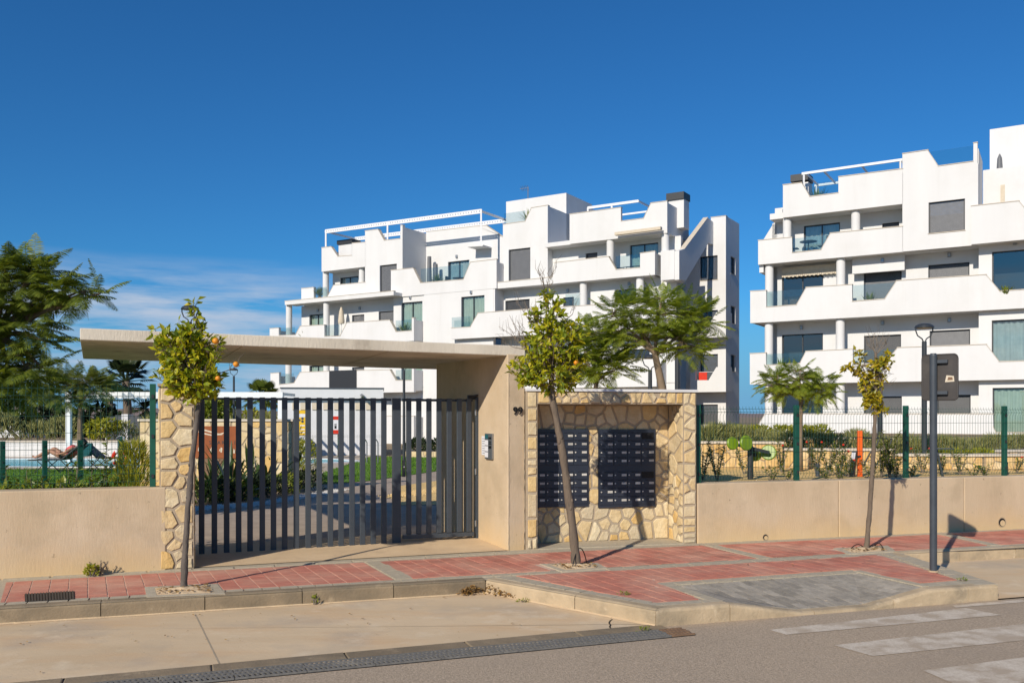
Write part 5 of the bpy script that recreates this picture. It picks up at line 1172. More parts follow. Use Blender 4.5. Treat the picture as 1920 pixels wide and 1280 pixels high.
def leafy_tree(label, D, x, ybase, blobs, seed, mat, n=900, ls=.22, name='broadleaf_tree', group='trees behind the pool'):
    r = random.Random(seed); b0 = AT(x, ybase, D); t = thing(name, label, 'tree', b0, group); m = MB(); m.raw = True; tr = MB(); tot = sum(b[2] * b[3] for b in blobs)
    for bx, by, rx, ry in blobs:
        c = AT(bx, by, D); tr.tube([b0, b0.lerp(c, .5) + Vector((0, 0, .1)), c], [.12, .09, .03], 6, False)
        for _ in range(int(n * rx * ry / tot)):
            v = rv(r); v = v.normalized() * v.length ** .45; p = c + Vector((v.x * rx, v.y * rx * .8, v.z * ry)) * D / F_PX * (1 + .25 * noise.noise(v * 2 + c)); leaf(m, p, rv(r) + v * .6, rv(r) + UP * .7, ls * r.uniform(.6, 1.3), ls * .5)
    tr.build('trunk', m_bark, t); m.build('crown', mat, t); return t
leafy_tree('dark broad tree behind the pool under the overhanging feathery tree', 46, 60, 845, [(60, 770, 50, 40), (20, 760, 40, 44), (100, 790, 40, 30), (-30, 770, 50, 46)], 41, m_darkleaf, 2600, .34)
leafy_tree('dark round tree between the pergola and the gate tower', 48, 175, 845, [(175, 790, 46, 30), (140, 800, 30, 28), (215, 800, 36, 26)], 42, m_darkleaf, 1800, .34)
leafy_tree('mid green tree behind the stone wall with the steel sign', 40, 385, 840, [(385, 790, 34, 36), (405, 770, 24, 28), (360, 775, 26, 34), (420, 785, 20, 22)], 43, m_shrub, 1700, .3)
leafy_tree('small dry brown tree near the grey gate tower', 38, 190, 840, [(185, 805, 30, 14), (200, 795, 24, 12)], 44, m_gold, 500, .2)
leafy_tree('green shrubby tree behind the steel sign by the bright palm', 44, 500, 838, [(500, 800, 26, 26), (470, 795, 22, 26)], 45, m_gold, 700, .28)
# ------------------------------------------------ shrubs
def bush(label, base, rx, ry, h, n, ls, seed, mat, name='shrub', group=None, upright=.8, width=.25, cat='shrub'):
    r = random.Random(seed); t = thing(name, label, cat, base, group); m = MB(); m.raw = True; st = MB()
    for i in range(n):
        a = r.random() * 6.283; q = math.sqrt(r.random()); zz = r.random() ** .8; rr = q * math.sqrt(max(.05, 1 - (zz * .9) ** 2))
        p = base + Vector((math.cos(a) * rx * rr, math.sin(a) * ry * rr, h * zz)); d = Vector((math.cos(a) * q * .7, math.sin(a) * q * .7, upright)) + rv(r) * .55; leaf(m, p, d, rv(r) + Vector((0, -.5, .3)), ls * r.uniform(.6, 1.3), ls * width, .1, .1)
    for i in range(7): a = r.random() * 6.28; st.tube([base - UP * .03, base + Vector((math.cos(a) * rx * .5, math.sin(a) * ry * .5, h * .6))], [.012, .004], 4, False)
    st.build('stems', m_twig, t); m.build('foliage', mat, t); return t
def stem_plant(label, base, h, ns, spread, ls, seed, mat, group=None, flowers=0, name='young_shrub'):
    r = random.Random(seed); t = thing(name, label, 'shrub', base, group); m = MB(); m.raw = True; st = MB(); fl = []
    for i in range(ns):
        a = r.random() * 6.283; e = base + Vector((math.cos(a) * spread, math.sin(a) * spread * .7, h * r.uniform(.65, 1))); md = base.lerp(e, .5) + Vector((0, 0, .05 * h)); st.tube([base - UP * .03, md, e], [.008, .006, .003], 5, False); k = int(9 * h / ls * .35) + 6
        for j in range(k):
            u = .15 + .85 * j / k; p = (base.lerp(md, u * 2) if u < .5 else md.lerp(e, u * 2 - 1)); b = r.random() * 6.28; leaf(m, p, Vector((math.cos(b), math.sin(b), .35 + r.uniform(-.2, .5))), UP + rv(r) * .5, ls * r.uniform(.7, 1.2), ls * .42, .15, .2)
        fl.append(e)
    st.build('stems', m_twig, t); m.build('foliage', mat, t)
    for i in range(flowers): f = MB(); f.sphere(fl[i % len(fl)] + rv(r) * .06, .022, 7, 5, (1, 1, .8)); f.build('rose', m_redp, t)
    return t
gl_ = 'young hedge plants behind the left fence'
def LWp(x, w): return LW.P(LW.k(x, w), 0, w)
for i, (x, h_) in enumerate(((-60, 1.15), (20, 1.2), (52, 1.1), (85, 1.05), (120, 1.15), (148, 1.2), (178, 1.5), (205, 1.15))):
    stem_plant('young glossy hedge plant behind the left mesh fence', LWp(x, -.62 - .12 * (i % 3)) + UP * .0, h_ - .0, 4, .17, .10, 50 + i, m_shrub, gl_)
for i, x in enumerate((0, 36, 66, 100, 134, 164, 192)): bush('low dense hedge plant at the foot of the left fence', LWp(x, -.75 - .1 * (i % 2)), 0.26, .2, .93, 150, .10, 70 + i, m_shrub, 'hedge_plant', 'low plants along the left fence', .6, .45)
bush('golden green feathery conifer bush beside the stone pillar', LWp(250, -.75), .25, .25, 1.36, 2800, .10, 80, m_gold, 'conifer_bush', None, 1.2, .12)
# bed behind the railing, before the rusty sign
def strap(label, base, n, L, seed, mat, W=.07, name='strap_leaf_plant', el=(.5, 1.4), group='plants in the entrance bed'):
    r = random.Random(seed); t = thing(name, label, 'plant', base, group)
    for i in range(n):
        a = r.random() * 6.28; e = r.uniform(*el); m = MB(); m.raw = True; q = base.copy(); d = Vector((math.cos(a) * math.cos(e), math.sin(a) * math.cos(e), math.sin(e))); s = Vector((-math.sin(a), math.cos(a), 0)); Lq = L * r.uniform(.7, 1.1); prev = None
        for k in range(6):
            u = k / 5; wd = W * (.55 + 1.3 * u) * (1 - u) ** .5 + .004; up = s.cross(d); ring = [q - s * wd / 2 + up * wd * .2, q, q + s * wd / 2 + up * wd * .2]
            j = len(m.v); m.v += ring
            if k: m.f += [[j - 3, j - 2, j + 1, j], [j - 2, j - 1, j + 2, j + 1]]
            d = (d + Vector((0, 0, -.13))).normalized(); q = q + d * Lq / 5
        m.build('leaf', mat, t)
    return t
for i, (x, y, L) in enumerate(((380, 935, 1.1), (405, 930, 1.0), (432, 928, 1.15), (470, 924, 1.1), (497, 922, 1.2), (523, 918, 1.0), (545, 915, 1.0), (450, 915, 1.2), (415, 915, 1.2), (385, 915, 1.3))):
    strap('dark strap leaved plant in the bed below the rusty sign', G(x, y), 16, L, 90 + i, m_strap, .085)
strap('pale grey agave in the bed below the rusty sign', G(440, 936), 18, .95, 110, m_agave, .16, 'agave', (.25, 1.3), None)
for i, (x, y) in enumerate(((375, 944), (398, 941), (422, 940), (448, 938), (475, 934), (503, 931), (531, 926), (556, 922), (578, 918))):
    bush('low spreading evergreen edging the entrance bed', G(x, y), .42, .35, .42, 420, .09, 120 + i, m_darkleaf if i % 3 else m_shrub, 'ground_shrub', 'low shrubs edging the entrance bed', .5, .35)
bush('golden round bush at the end of the entrance bed', G(540, 905), .5, .45, 1.15, 1200, .12, 131, m_gold, 'golden_bush', None, .8, .2); bush('golden spiky bush before the pool house sign', G(572, 898), .45, .4, 1.0, 900, .14, 132, m_gold, 'spiky_bush', None, .5, .15)
def pebbles(name, label, pts, n, s, seed, mat, z=0):
    r = random.Random(seed); m = MB(); m.raw = True
    for _ in range(n):
        i = r.randrange(len(pts) - 1); p = pts[i].lerp(pts[i + 1], r.random()) + Vector((r.gauss(0, .12), r.gauss(0, .2), z)); q = s * r.uniform(.6, 1.4); a = r.random() * 6.28; c, d = math.cos(a) * q, math.sin(a) * q
        j = len(m.v); m.v += [p + Vector((c, d, 0)), p + Vector((-d, c, 0)), p + Vector((-c, -d, 0)), p + Vector((d, -c, 0)), p + Vector((0, 0, q * .8))]; m.f += [[j, j + 1, j + 4], [j + 1, j + 2, j + 4], [j + 2, j + 3, j + 4], [j + 3, j, j + 4]]
    return tag(m.build(name, mat), label, 'gravel', kind='stuff')
pebbles('white_gravel', 'white pebble edge of the entrance bed', [G(362, 954), G(420, 949), G(480, 945), G(560, 932), G(640, 918)], 2600, .022, 1, m_wpebble)
pebbles('ochre_gravel', 'ochre gravel in the bed behind the pedestrian gate', [G(740, 930), G(790, 922), G(840, 915)], 2500, .025, 2, m_pebble); 
# low dark stone kerb behind gravel and weeds on the pavement
bush('green weed growing at the foot of the left concrete wall', G(172, 1079), .075, .06, .11, 110, .04, 141, m_gold, 'weed', None, .6, .6, 'weed'); stem_plant('dry brown weed stalks beside the green weed', G(185, 1078), .17, 7, .1, .02, 142, m_twig, name='dry_weed')
bush('tiny weed in the joint under the kerb', G(590, 1133, ZB), .03, .02, .085, 26, .04, 143, m_shrub, 'weed', None, 1.0, .3, 'weed'); 
for x, y, zz in ((1170, 1115, 0), (1208, 1183, ZB), (1806, 1089, 0), (982, 1128, ZB)):
    bush({1170: 'flat grass tuft in the red paving beside the ramp', 1208: 'grass tuft at the rusty end of the drain channel', 1806: 'green tuft by the foot of the road sign', 982: 'small tuft in the bay corner beside the leaves'}[x], G(x, y, zz), .06, .035, .03, 40, .03, 150 + x, m_shrub, 'grass_tuft', None, .4, .25, 'weed')
# ------------------------------------------------ right garden terraces
def near(x):
    for lim, ph in ((1340, 'next to the stone mailbox wall'), (1425, 'behind the lime green discs'), (1480, 'between the lime discs and the young feathery tree'), (1540, 'around the young feathery tree'), (1600, 'left of the orange exercise post'), (1650, 'behind the thin orange tree'), (1705, 'behind the black exercise levers'), (1745, 'at the garden lamp'), (1815, 'behind the road sign'), (1875, 'before the last fence post')):
        if x < lim: return ph
    return 'below the big glazed doors'
ZR = .74
T0 = Vector((.5, 12.9)); 
sheet('terrace_ground', [MF.P(.9, 0, -.62), MF.P(LM, 0, -.62), RW.P(.1, 0, -.24), RW.P(kend + 10, 0, -.24), (60, 30), (60, 60), (3, 60), (.9, 30)], ZR, m_gravel)
MB().prism([MF.P(.7, -.3, -.64), MF.P(.89, -.3, -.64), Vector((.89, 30, -.3)), Vector((.7, 30, -.3))], (0, 0, ZR + .3 - .004)).build('terrace_retaining_wall', m_stone2); tag(bpy.data.objects['terrace_retaining_wall'], 'plain stone faced edge of the raised garden behind the portal', 'wall')
def gwall(label, a, b, z0, z1, th, n, seed):
    Fg = Frame.through(a, b); L = (b.xy - a.xy).length; t = thing('garden_wall', label, 'wall', Fg.P(L / 2, z0, -th / 2), 'ochre stone terrace walls in the right garden')
    MB().fbox(Fg, 0, L, z0 - .05, z1, -th, 0).build('core', m_mortar, t); MB().fbox(Fg, -.02, L + .02, z1 + .001, z1 + .04, -th - .03, .045).build('coping', m_cope, t); fstones(t, Fg, 0, L, z0, z1, 0, n, seed, mat=m_stone2, rise=.02, mortar=.016)
gwall('ochre stone terrace wall behind the lime green exercise discs', Vector((3.3, 16.7, 0)), Vector((5.0, 16.5, 0)), ZR, 1.19, .3, 26, 201)
gwall('ochre stone terrace wall behind the young feathery tree', Vector((5.02, 16.45, 0)), Vector((6.9, 16.2, 0)), ZR, 1.07, .3, 28, 202)
gwall('ochre stone terrace wall behind the orange exercise post', Vector((6.92, 16.15, 0)), Vector((8.4, 15.95, 0)), ZR, .98, .3, 20, 203)
gwall('long ochre stone terrace wall behind the lamp post and sign', Vector((8.42, 15.9, 0)), Vector((11.5, 16.2, 0)), ZR, .985, .3, 40, 204)
gwall('ochre stone terrace wall on the upper step behind the flowers', Vector((5.4, 19.6, 0)), Vector((9.4, 19.0, 0)), ZR, 1.2, .3, 44, 205)
gwall('ochre stone terrace wall on the upper step nearest the big windows', Vector((9.6, 18.2, 0)), Vector((14, 18.8, 0)), ZR, .97, .3, 40, 206)
sheet('terrace_ground', [(3.3, 16.8), (5, 16.6), (6.9, 16.4), (8.4, 16.1), (11.5, 16.3), (30, 20), (40, 45), (4, 60)], ZR + .19, m_soil)
lv_g = 'lavender bushes along the right terraces'
spots = [(1325, 822, 17.4, .5, .42), (1352, 819, 17.6, .55, .42), (1385, 822, 17.5, .5, .4), (1430, 830, 17.8, .55, .42), (1470, 834, 17.4, .55, .42), (1520, 834, 17.3, .55, .42), (1560, 838, 17.2, .5, .42), (1610, 838, 18.2, .5, .4), (1665, 846, 17.2, .5, .42), (1700, 842, 17.4, .5, .45), (1760, 842, 17.2, .5, .42), (1790, 846, 17.0, .45, .42), (1838, 842, 20.0, .55, .45), (1870, 838, 20.0, .6, .5), (1910, 838, 20.0, .6, .5), (1950, 838, 20, .6, .5), (1725, 848, 17.2, .5, .4), (1605, 826, 20.4, .5, .4)]
for i, (x, y, D, rr, hh) in enumerate(spots):
    c = AT(x, y, D); bush(('upper step ' if D > 19 else 'lower step ') + 'lavender bush ' + near(x), Vector((c.x, c.y, c.z - hh * .55)), rr * .75, rr * .6, hh, 720, .14, 220 + i, m_lav, 'lavender_bush', lv_g, 1.2, .12)
for i, (x, D) in enumerate(((1345, 22), (1385, 22), (1425, 22), (1465, 22), (1505, 22), (1535, 22))):
    c = AT(x, 812, D); bush('golden clipped shrub by white building ' + near(x), Vector((c.x, c.y, c.z - .3)), .42, .35, .46, 700, .10, 260 + i, m_gold, 'clipped_shrub', 'golden shrubs before the white building', .8, .3)
for i, x in enumerate((1762, 1800, 1840)): c = AT(x, 852, 16.7); bush('bright green ground cover spilling over the terrace wall', Vector((c.x, c.y, c.z - .12)), .32, .22, .2, 360, .08, 270 + i, m_gold, 'ground_cover', 'green plants spilling over the terrace wall', .6, .3)
def RWp(x, w): q = RW.P(RW.k(x, w), ZR, w); return q
yg = 'young shrubs behind the right fence'
for i, (x, w_, h_, ns, fl) in enumerate(((1318, -1.2, .55, 5, 0), (1345, -1.0, .62, 7, 0), (1395, -2.4, .5, 4, 1), (1448, -.8, .24, 4, 0), (1477, -.8, .22, 4, 0), (1465, -2.6, .55, 6, 1), (1530, -2.2, .6, 7, 2), (1552, -1.6, .55, 7, 0), (1572, -1.3, .5, 7, 2), (1590, -1.2, .42, 6, 1), (1550, -.7, .26, 5, 0), (1575, -.6, .25, 5, 0), (1652, -1.1, .6, 8, 0), (1668, -.9, .75, 9, 0), (1680, -.8, .42, 8, 0), (1632, -.8, .35, 6, 0), (1708, -.6, .25, 5, 0), (1730, -1.7, .45, 5, 2), (1765, -1.4, .4, 6, 0), (1800, -1.2, .42, 6, 0), (1826, -.6, .2, 4, 0), (1848, -.6, .22, 4, 0), (1905, -1.2, .3, 4, 1))):
    stem_plant((('red rose shrub ' if fl else 'tall young leafy shrub ' if h_ > .5 else 'small young leafy shrub ') + near(x)), RWp(x, w_), h_, ns, .15, .075, 300 + i, m_shrub, yg if not fl else 'rose shrubs behind the right fence', fl)
# ------------------------------------------------ lamp posts
def lamp(label, D, x, ytop, z0, w=.34):
    top = AT(x, ytop, D); base = Vector((top.x, top.y, z0)); t = thing('street_lamp', label, 'lamp', base, 'garden lamps with dome heads'); zt = top.z; h = w * .98
    MB().tube([base, base + UP * (zt - h - z0)], [.052, .042], 12).build('pole', m_lampm, t); MB().tube([base, base + UP * .025], .11, 12).build('base_plate', m_lampm, t)
    a = MB(); c = Vector((base.x, base.y, zt - h))
    for s in (-1, 1): a.tube([c - UP * .04, c + Vector((s * w * .12, 0, .05 * w / .34)), c + Vector((s * w * .36, 0, h * .32)), c + Vector((s * w * .46, 0, h * .6)), c + Vector((s * w * .46, 0, h * .78))], .012, 7)
    a.build('yoke', m_lampm, t)
    d = MB(); n = 20; prof = [(.5, .74), (.5, .78), (.44, .88), (.3, .96), (.12, .995), (.02, 1.0)]
    for rr, zz in prof:
        for i in range(n): an = 2 * math.pi * i / n; d.v.append(Vector((base.x + rr * w * math.cos(an), base.y + rr * w * math.sin(an), zt - h + zz * h)))
    for j in range(len(prof) - 1):
        for i in range(n): d.f.append([j * n + i, j * n + (i + 1) % n, (j + 1) * n + (i + 1) % n, (j + 1) * n + i])
    d.f.append([i for i in reversed(range(n))]); dm = d.build('dome', m_lampm, t, smooth=False)
    g = MB(); g.tube([Vector((base.x, base.y, zt - h + .71 * h)), Vector((base.x, base.y, zt - h + .735 * h))], w * .36, 16); g.build('light_panel', m_cream, dm)
lamp('grey garden lamp with a dome head beside the road sign', 16.4, 1733, 606, ZR); lamp('grey garden lamp partly hidden by the tall feathery tree', 19, 1219, 664, ZR); lamp('grey garden lamp hidden behind the top of the pillar orange tree', 17.6, 356, 572, 0)
lamp('small far garden lamp seen above the railing by the pillar', 36, 438.5, 690, 0, .33); lamp('garden lamp with its head under the canopy behind the gate', 30, 757.5, 676, 0)
for x, D, yt in ((1270, 19.5, 655), (1650, 18.2, 700)): 
    c = AT(x, yt, D); base = Vector((c.x, c.y, ZR)); pt = thing('steel_post', {1270: 'plain grey steel post beside the tall feathery tree', 1650: 'plain grey steel post behind the thin orange tree'}[x], 'post', base); MB().tube([base, c], .055 if x < 1400 else .05, 12).build('shaft', m_lampm, pt); MB().tube([base, base + UP * .02], .1, 12).build('base_plate', m_lampm, pt)
# ------------------------------------------------ outdoor exercise equipment
def disc(t, c, ax, r, nm='disc'):
    ax = Vector(ax).normalized(); o = MB(); o.tube([c - ax * .025, c - ax * .012, c + ax * .012, c + ax * .025], [r * .88, r, r, r * .88], 28); d = o.build(nm, m_lime, t); MB().tube([c - ax * .05, c - ax * .02], [r * .28, r * .32], 16).build('hub', m_dkmetal, d)
    e = Vector((0, 0, 1)); h = c - ax * .03 + e * r * .7; MB().bar(h - Vector((.05, 0, 0)), h + Vector((.05, 0, 0)) - ax * .05, .03).build('handle', m_dkmetal, d)
eq = RWp(1407, -1.2); De = eq.y
ex = thing('shoulder_wheel', 'lime green exercise discs on a dark post behind the fence', 'exercise machine', eq)
MB().tube([eq - UP * .02, AT(1407, 838, De), AT(1407, 832, De)], [.045, .045, .03], 14).build('post', m_dkmetal, ex)
MB().bar(AT(1385, 834, De), AT(1442, 848, De), .05).build('arm', m_dkmetal, ex)
disc(ex, AT(1373.5, 831, De - .12), (.35, -.9, .15), .098); disc(ex, AT(1399, 830, De - .16), (.45, -.85, .1), .115); disc(ex, AT(1441, 848, De + .1), (-.35, -.9, .2), .118); disc(ex, AT(1416, 852, De + .2), (.3, .9, .1), .1)
eo = RWp(1612, -1.3); Do = eo.y; ox = thing('exercise_bench', 'orange exercise post with black arms and a grey board', 'exercise machine', eo)
MB().fbox(Frame(eo.xy, (1, -.1)), -.035, .035, ZR - .02, AT(1612, 807, Do).z, -.035, .035).build('post', m_orangep, ox, bevel=.006)
MB().bar(AT(1604, 820, Do + .02), AT(1672, 822.5, Do + .25), .022).build('crossbar', m_dkmetal, ox)
for a, b in (((1633, 846), (1617, 876)), ((1656, 855), (1640, 874)), ((1648, 824), (1642, 838)), ((1672, 823), (1668, 838)), ((1610, 888), (1600, 902))): MB().tube([AT(*a, Do + .1), AT(*b, Do + .1)], .013, 7).build('lever', m_dkmetal, ox)
bd = MB(); bd.prism([AT(x, y, Do - .1) for x, y in ((1590, 900), (1600, 900), (1606, 845), (1597, 845))], (0.05, .08, 0)); bd_o = bd.build('board', m_pole, ox); MB().prism([AT(x, y, Do - .11) for x, y in ((1595, 861), (1602.5, 861), (1604.5, 848), (1597.5, 848))], (0, .008, 0)).build('instruction_plate', m_paper, bd_o)
MB().bar(AT(1606, 856, Do - .04), AT(1614, 855, Do - .02), .03).build('bracket', m_dkmetal, ox)
for x, w_, hh, lab in ((1533, -1.5, .18, 'short dark bollard light among the roses'), (1885.5, -.7, .2, 'short grey bollard light beside the last fence post')):
    b0 = RWp(x, w_); t = thing('bollard_light', lab, 'light', b0); MB().tube([b0 - UP * .02, b0 + UP * hh], .035, 12).build('body', m_pole, t); MB().tube([b0 + UP * hh, b0 + UP * (hh + .03)], [.04, .03], 12).build('cap', m_dkmetal, t)
c = RWp(1768, -.9); tt = thing('side_table', 'thin topped dark stand behind the road sign post', 'table', c); z = AT(1768, 840, c.y).z; MB().fbox(Frame(c.xy, (1, 0)), -.14, .14, z - .015, z, -.1, .1).build('top', m_pole, tt); MB().tube([c, Vector((c.x - .1, c.y, z - .016))], .018, 8).build('leg', m_pole, tt)
# ------------------------------------------------ pool side
dk_pts = [(-50, 28.6), (-8.9, 28.6), G(560, 905), G(600, 889), G(690, 857.5), (-5.8, 39), (-50, 39)]
sheet('pool_deck', dk_pts, .012, m_tile)
pool = [(-45, 29.6), (-9.5, 29.6), (-7.0, 31.6), (-5.6, 33.2), (-6.8, 35.0), (-10, 35.4), (-45, 34.8)]
wt = sheet('pool_water', pool, .016, m_water)
cp = MB()
for i in range(len(pool)):
    a, b = Vector((*pool[i], .02)), Vector((*pool[(i + 1) % len(pool)], .02)); cp.bar(a, b, .34, .04)
cp.build('pool_coping', m_whitem, wt)
pwF = Frame((-45, 37.0), (1, .01)); pw = thing('pool_wall', 'low white wall behind the pool carrying a planted bed', 'wall', pwF.P(22, 0)); MB().fbox(pwF, 0, 36.5, 0, .62, -.4, 0).build('wall_body', m_white, pw); MB().fbox(pwF, 0, 36.55, .621, .68, -.45, .05).build('coping', m_cope, pw)
sheet('planted_bed', [(-45, 37.5), (-8.5, 37.8), (-8.5, 46), (-50, 46)], .6, m_soil)
for i in range(13):
    x = -24.5 + i * 1.25
    if -18.8 < x < -17.2: continue
    bush('grey green lavender mound behind the pool wall', Vector((x, 38.7 + .4 * (i % 2), .6)), .85, .7, .75 + .2 * (i % 3), 420, .26, 400 + i, m_lav, 'lavender_mound', 'lavender mounds behind the pool', 1.1, .14)
bf = Frame(AT(-30, 780, 50).xy, (1, 0)); wb2 = thing('white_outbuilding', 'plain white outbuilding behind the pool and the dark tree', 'building', AT(5, 820, 50)); MB().fbox(bf, 0, bf.k(42), 0, AT(0, 776, 50).z, -3, 0).build('wall', m_greyp, wb2); MB().fbox(bf, -.1, bf.k(42) + .1, AT(0, 776, 50).z, AT(0, 776, 50).z + .12, -3.1, .1).build('roof', m_white, wb2)
gt = thing('gate_tower', 'grey panelled entrance tower with dark gates beyond the pool', 'gate', AT(228, 830, 42)); tf = Frame(AT(216, 780, 42).xy, (1, 0)); zz = AT(0, 776, 42).z
MB().fbox(tf, 0, tf.k(228), .3, zz - .05, -.6, 0).build('dark_panel', m_pole, gt); MB().fbox(tf, tf.k(228) + .01, tf.k(240), .3, zz, -.6, .03).build('grey_panel', m_greyp, gt)
for a, b, n in ((200, 216, 4), (243, 264, 4)):
    for i in range(n): MB().fbox(tf, tf.k(a), tf.k(b), .5 + i * .3, .77 + i * .3, -.1, -.05).build('gate_board', m_pole, gt)
MB().fbox(tf, tf.k(187), tf.k(199), .3, 1.3, -.3, 0).build('white_pier', m_white, gt)
pf_ = Frame(AT(122, 780, 33).xy, (1, .02)); pgo = thing('pool_pergola', 'white steel pergola with a slatted roof beside the pool', 'pergola', AT(127, 860, 33))
zt2 = AT(0, 733.5, 33).z; zb2 = AT(0, 747, 33).z; ke2 = pf_.k(530)
for k in (0.1, ke2 * .53, ke2 - .1):
    MB().fbox(pf_, k - .08, k + .08, 0, zb2 + .02, -.16, 0).build('post', m_whitem, pgo)
for w_ in (0,): MB().fbox(pf_, 0, ke2, zb2, zt2 - .02, w_ - .155, w_ + .005).build('beam', m_whitem, pgo)
i = 0
while .3 + i * .42 < ke2: MB().fbox(pf_, .3 + i * .42, .3 + i * .42 + .07, zt2 - .13, zt2 - .03, -2.4, -.16).build('slat', m_whitem, pgo); i += 1
# inner green fence with dark posts
inf = Frame.through(G(-40, 908), G(300, 894)); ipf = thing('pool_fence', 'low green wire fence between lawn and pool', 'fence', inf.P(3, 0)); 
mesh_fence(ipf, inf, 0, -3, inf.k(258), .02, 1.05, [inf.k(x) for x in (-60, 5, 84, 150.5, 226)], .1, [.1, .4, .7, 1.0], [.95], .12)
# lounger, person, second lounger, life ring, shower
Dl = 26.5; lo_b = G(130, 885); Dl = lo_b.y
def lounger(label, cx, D, mat, flip=1, parent=None):
    c = Vector(((cx - 960) / F_PX * D, D, 0)); t = thing('sun_lounger', label, 'lounger', c, 'sun loungers by the pool'); V = lambda x, y, z: c + Vector((x * flip, y, z))
    s = MB(); s.prism([V(-.75, -.3, .36), V(.25, -.3, .38), V(.25, .3, .38), V(-.75, .3, .36)], (0, 0, .04)); s.build('seat', mat, t)
    b = MB(); b.prism([V(.25, -.3, .38), V(.75, -.3, .80), V(.75, .3, .80), V(.25, .3, .38)], (-.02 * flip, 0, .04)); b.build('backrest', mat, t)
    for x0, x1 in ((-.6, -.15), (-.1, -.5), (.15, .55), (.6, .2)):
        for y in (-.28, .28): MB().tube([V(x0, y, 0), V(x1, y, .38 if abs(x1) < .3 else .36)], .014, 6).build('leg', m_dkmetal, t)
    for y in (-.3, .3): MB().tube([V(-.78, y, .39), V(.25, y, .4), V(.77, y, .82)], .016, 6).build('side_rail', m_dkmetal, t)
    return c
lc = lounger('folding sun lounger with a sunbather lying on it', 110, Dl, m_pole); lounger('empty dark folding lounger beside the life ring', 205, Dl + 1.0, m_dkmetal, -1); lounger('empty white sun lounger by the stone wall', 262, Dl + 7, m_whitem, 1)
bt = thing('beach_towel', 'teal beach towel hung on a stand behind the sunbather', 'towel', G(163, 884)); ctw = AT(153, 855, G(163, 884).y + .3); MB().prism([AT(x, y, ctw.y) for x, y in ((154, 856), (170, 855), (172, 831), (156, 830))], (.02, .05, 0)).build('cloth', m_teal, bt)
for x in (156, 170): MB().tube([Vector(((x - 960) / F_PX * ctw.y, ctw.y + .06, 0)), AT(x, 830, ctw.y) + Vector((0, .06, 0))], .012, 6).build('stand_pole', m_dkmetal, bt)
# the sunbather: one continuous skinned body, lying with raised knees
def skin(name, J, Eg, mat, parent, root=0):
    me = bpy.data.meshes.new(name); me.from_pydata([tuple(v[0]) for v in J], Eg, []); o = bpy.data.objects.new(name, me); COL.objects.link(o); o.parent = parent; WL[o.name] = WL[parent.name]
    me.materials.append(mat); m = o.modifiers.new('skin', 'SKIN'); m.use_smooth_shade = True; s = o.modifiers.new('sub', 'SUBSURF'); s.levels = 1; s.render_levels = 2
    sv = me.skin_vertices[0].data
    for i, j in enumerate(J): sv[i].radius = (j[1], j[1]) if not isinstance(j[1], tuple) else j[1]; sv[i].use_root = i == root
    return o
pr = thing('person', 'sunbather in a coral top lying back on a lounger with bent knees', 'person', lc + UP * .4)
V = lambda x, y, z: Vector((x, y, z))
J = [(V(.15, 0, .10), .12), (V(.30, 0, .17), .11), (V(.46, 0, .28), (.15, .11)), (V(.56, 0, .36), .075), (V(.61, 0, .41), .05), (V(.68, 0, .48), .085), (V(.74, 0, .54), .075),
     (V(.10, -.1, .10), .085), (V(-.24, -.12, .27), .062), (V(-.58, -.12, .08), .045), (V(-.66, -.12, .05), .035), (V(-.74, -.12, .11), .028),
     (V(.10, .1, .10), .085), (V(-.20, .12, .33), .062), (V(-.50, .12, .09), .045), (V(-.58, .12, .05), .035), (V(-.66, .12, .09), .028),
     (V(.48, -.19, .32), .05), (V(.30, -.28, .2), .04), (V(.12, -.24, .16), .032), (V(.04, -.22, .15), .03),
     (V(.48, .19, .32), .05), (V(.62, .3, .40), .04), (V(.74, .16, .48), .032), (V(.77, .10, .52), .03)]
Eg = [(0, 1), (1, 2), (2, 3), (3, 4), (4, 5), (5, 6), (0, 7), (7, 8), (8, 9), (9, 10), (10, 11), (0, 12), (12, 13), (13, 14), (14, 15), (15, 16), (2, 17), (17, 18), (18, 19), (19, 20), (2, 21), (21, 22), (22, 23), (23, 24)]
body = skin('body', J, Eg, m_skin, pr)
skin('top', [(V(.25, 0, .16), (.16, .16)), (V(.38, 0, .235), (.21, .18)), (V(.50, 0, .31), (.2, .17)), (V(.55, 0, .345), (.13, .12))], [(0, 1), (1, 2), (2, 3)], m_pink, pr); skin('shorts', [(V(.03, 0, .10), (.16, .14)), (V(.12, 0, .11), (.19, .15)), (V(.18, 0, .125), (.15, .14))], [(0, 1), (1, 2)], m_hair, pr)
skin('hair', [(V(.73, 0, .51), .09), (V(.78, 0, .56), .085), (V(.77, 0, .47), .07)], [(0, 1), (0, 2)], m_hair, pr)
lr = thing('life_ring', 'red life ring hung on a dark stand beside the lawn', 'life ring', G(228, 895)); Dr = G(228, 895).y
c = AT(228, 858, Dr); rg = MB(); pts = [c + Vector((.20 * math.cos(a), -.08, .20 * math.sin(a))) for a in [i * math.pi / 10 for i in range(21)]]; rg.tube(pts, .055, 8, False); rg.build('ring', m_redp, lr); MB().tube([Vector((c.x, c.y, 0)), c + UP * .6], .03, 8).build('stand', m_green, lr)
for a in (.4, 2.0, 3.5, 5.1): MB().sphere(c + Vector((.20 * math.cos(a), -.09, .2 * math.sin(a))), .062, 8, 6).build('white_band', m_whitem, lr)
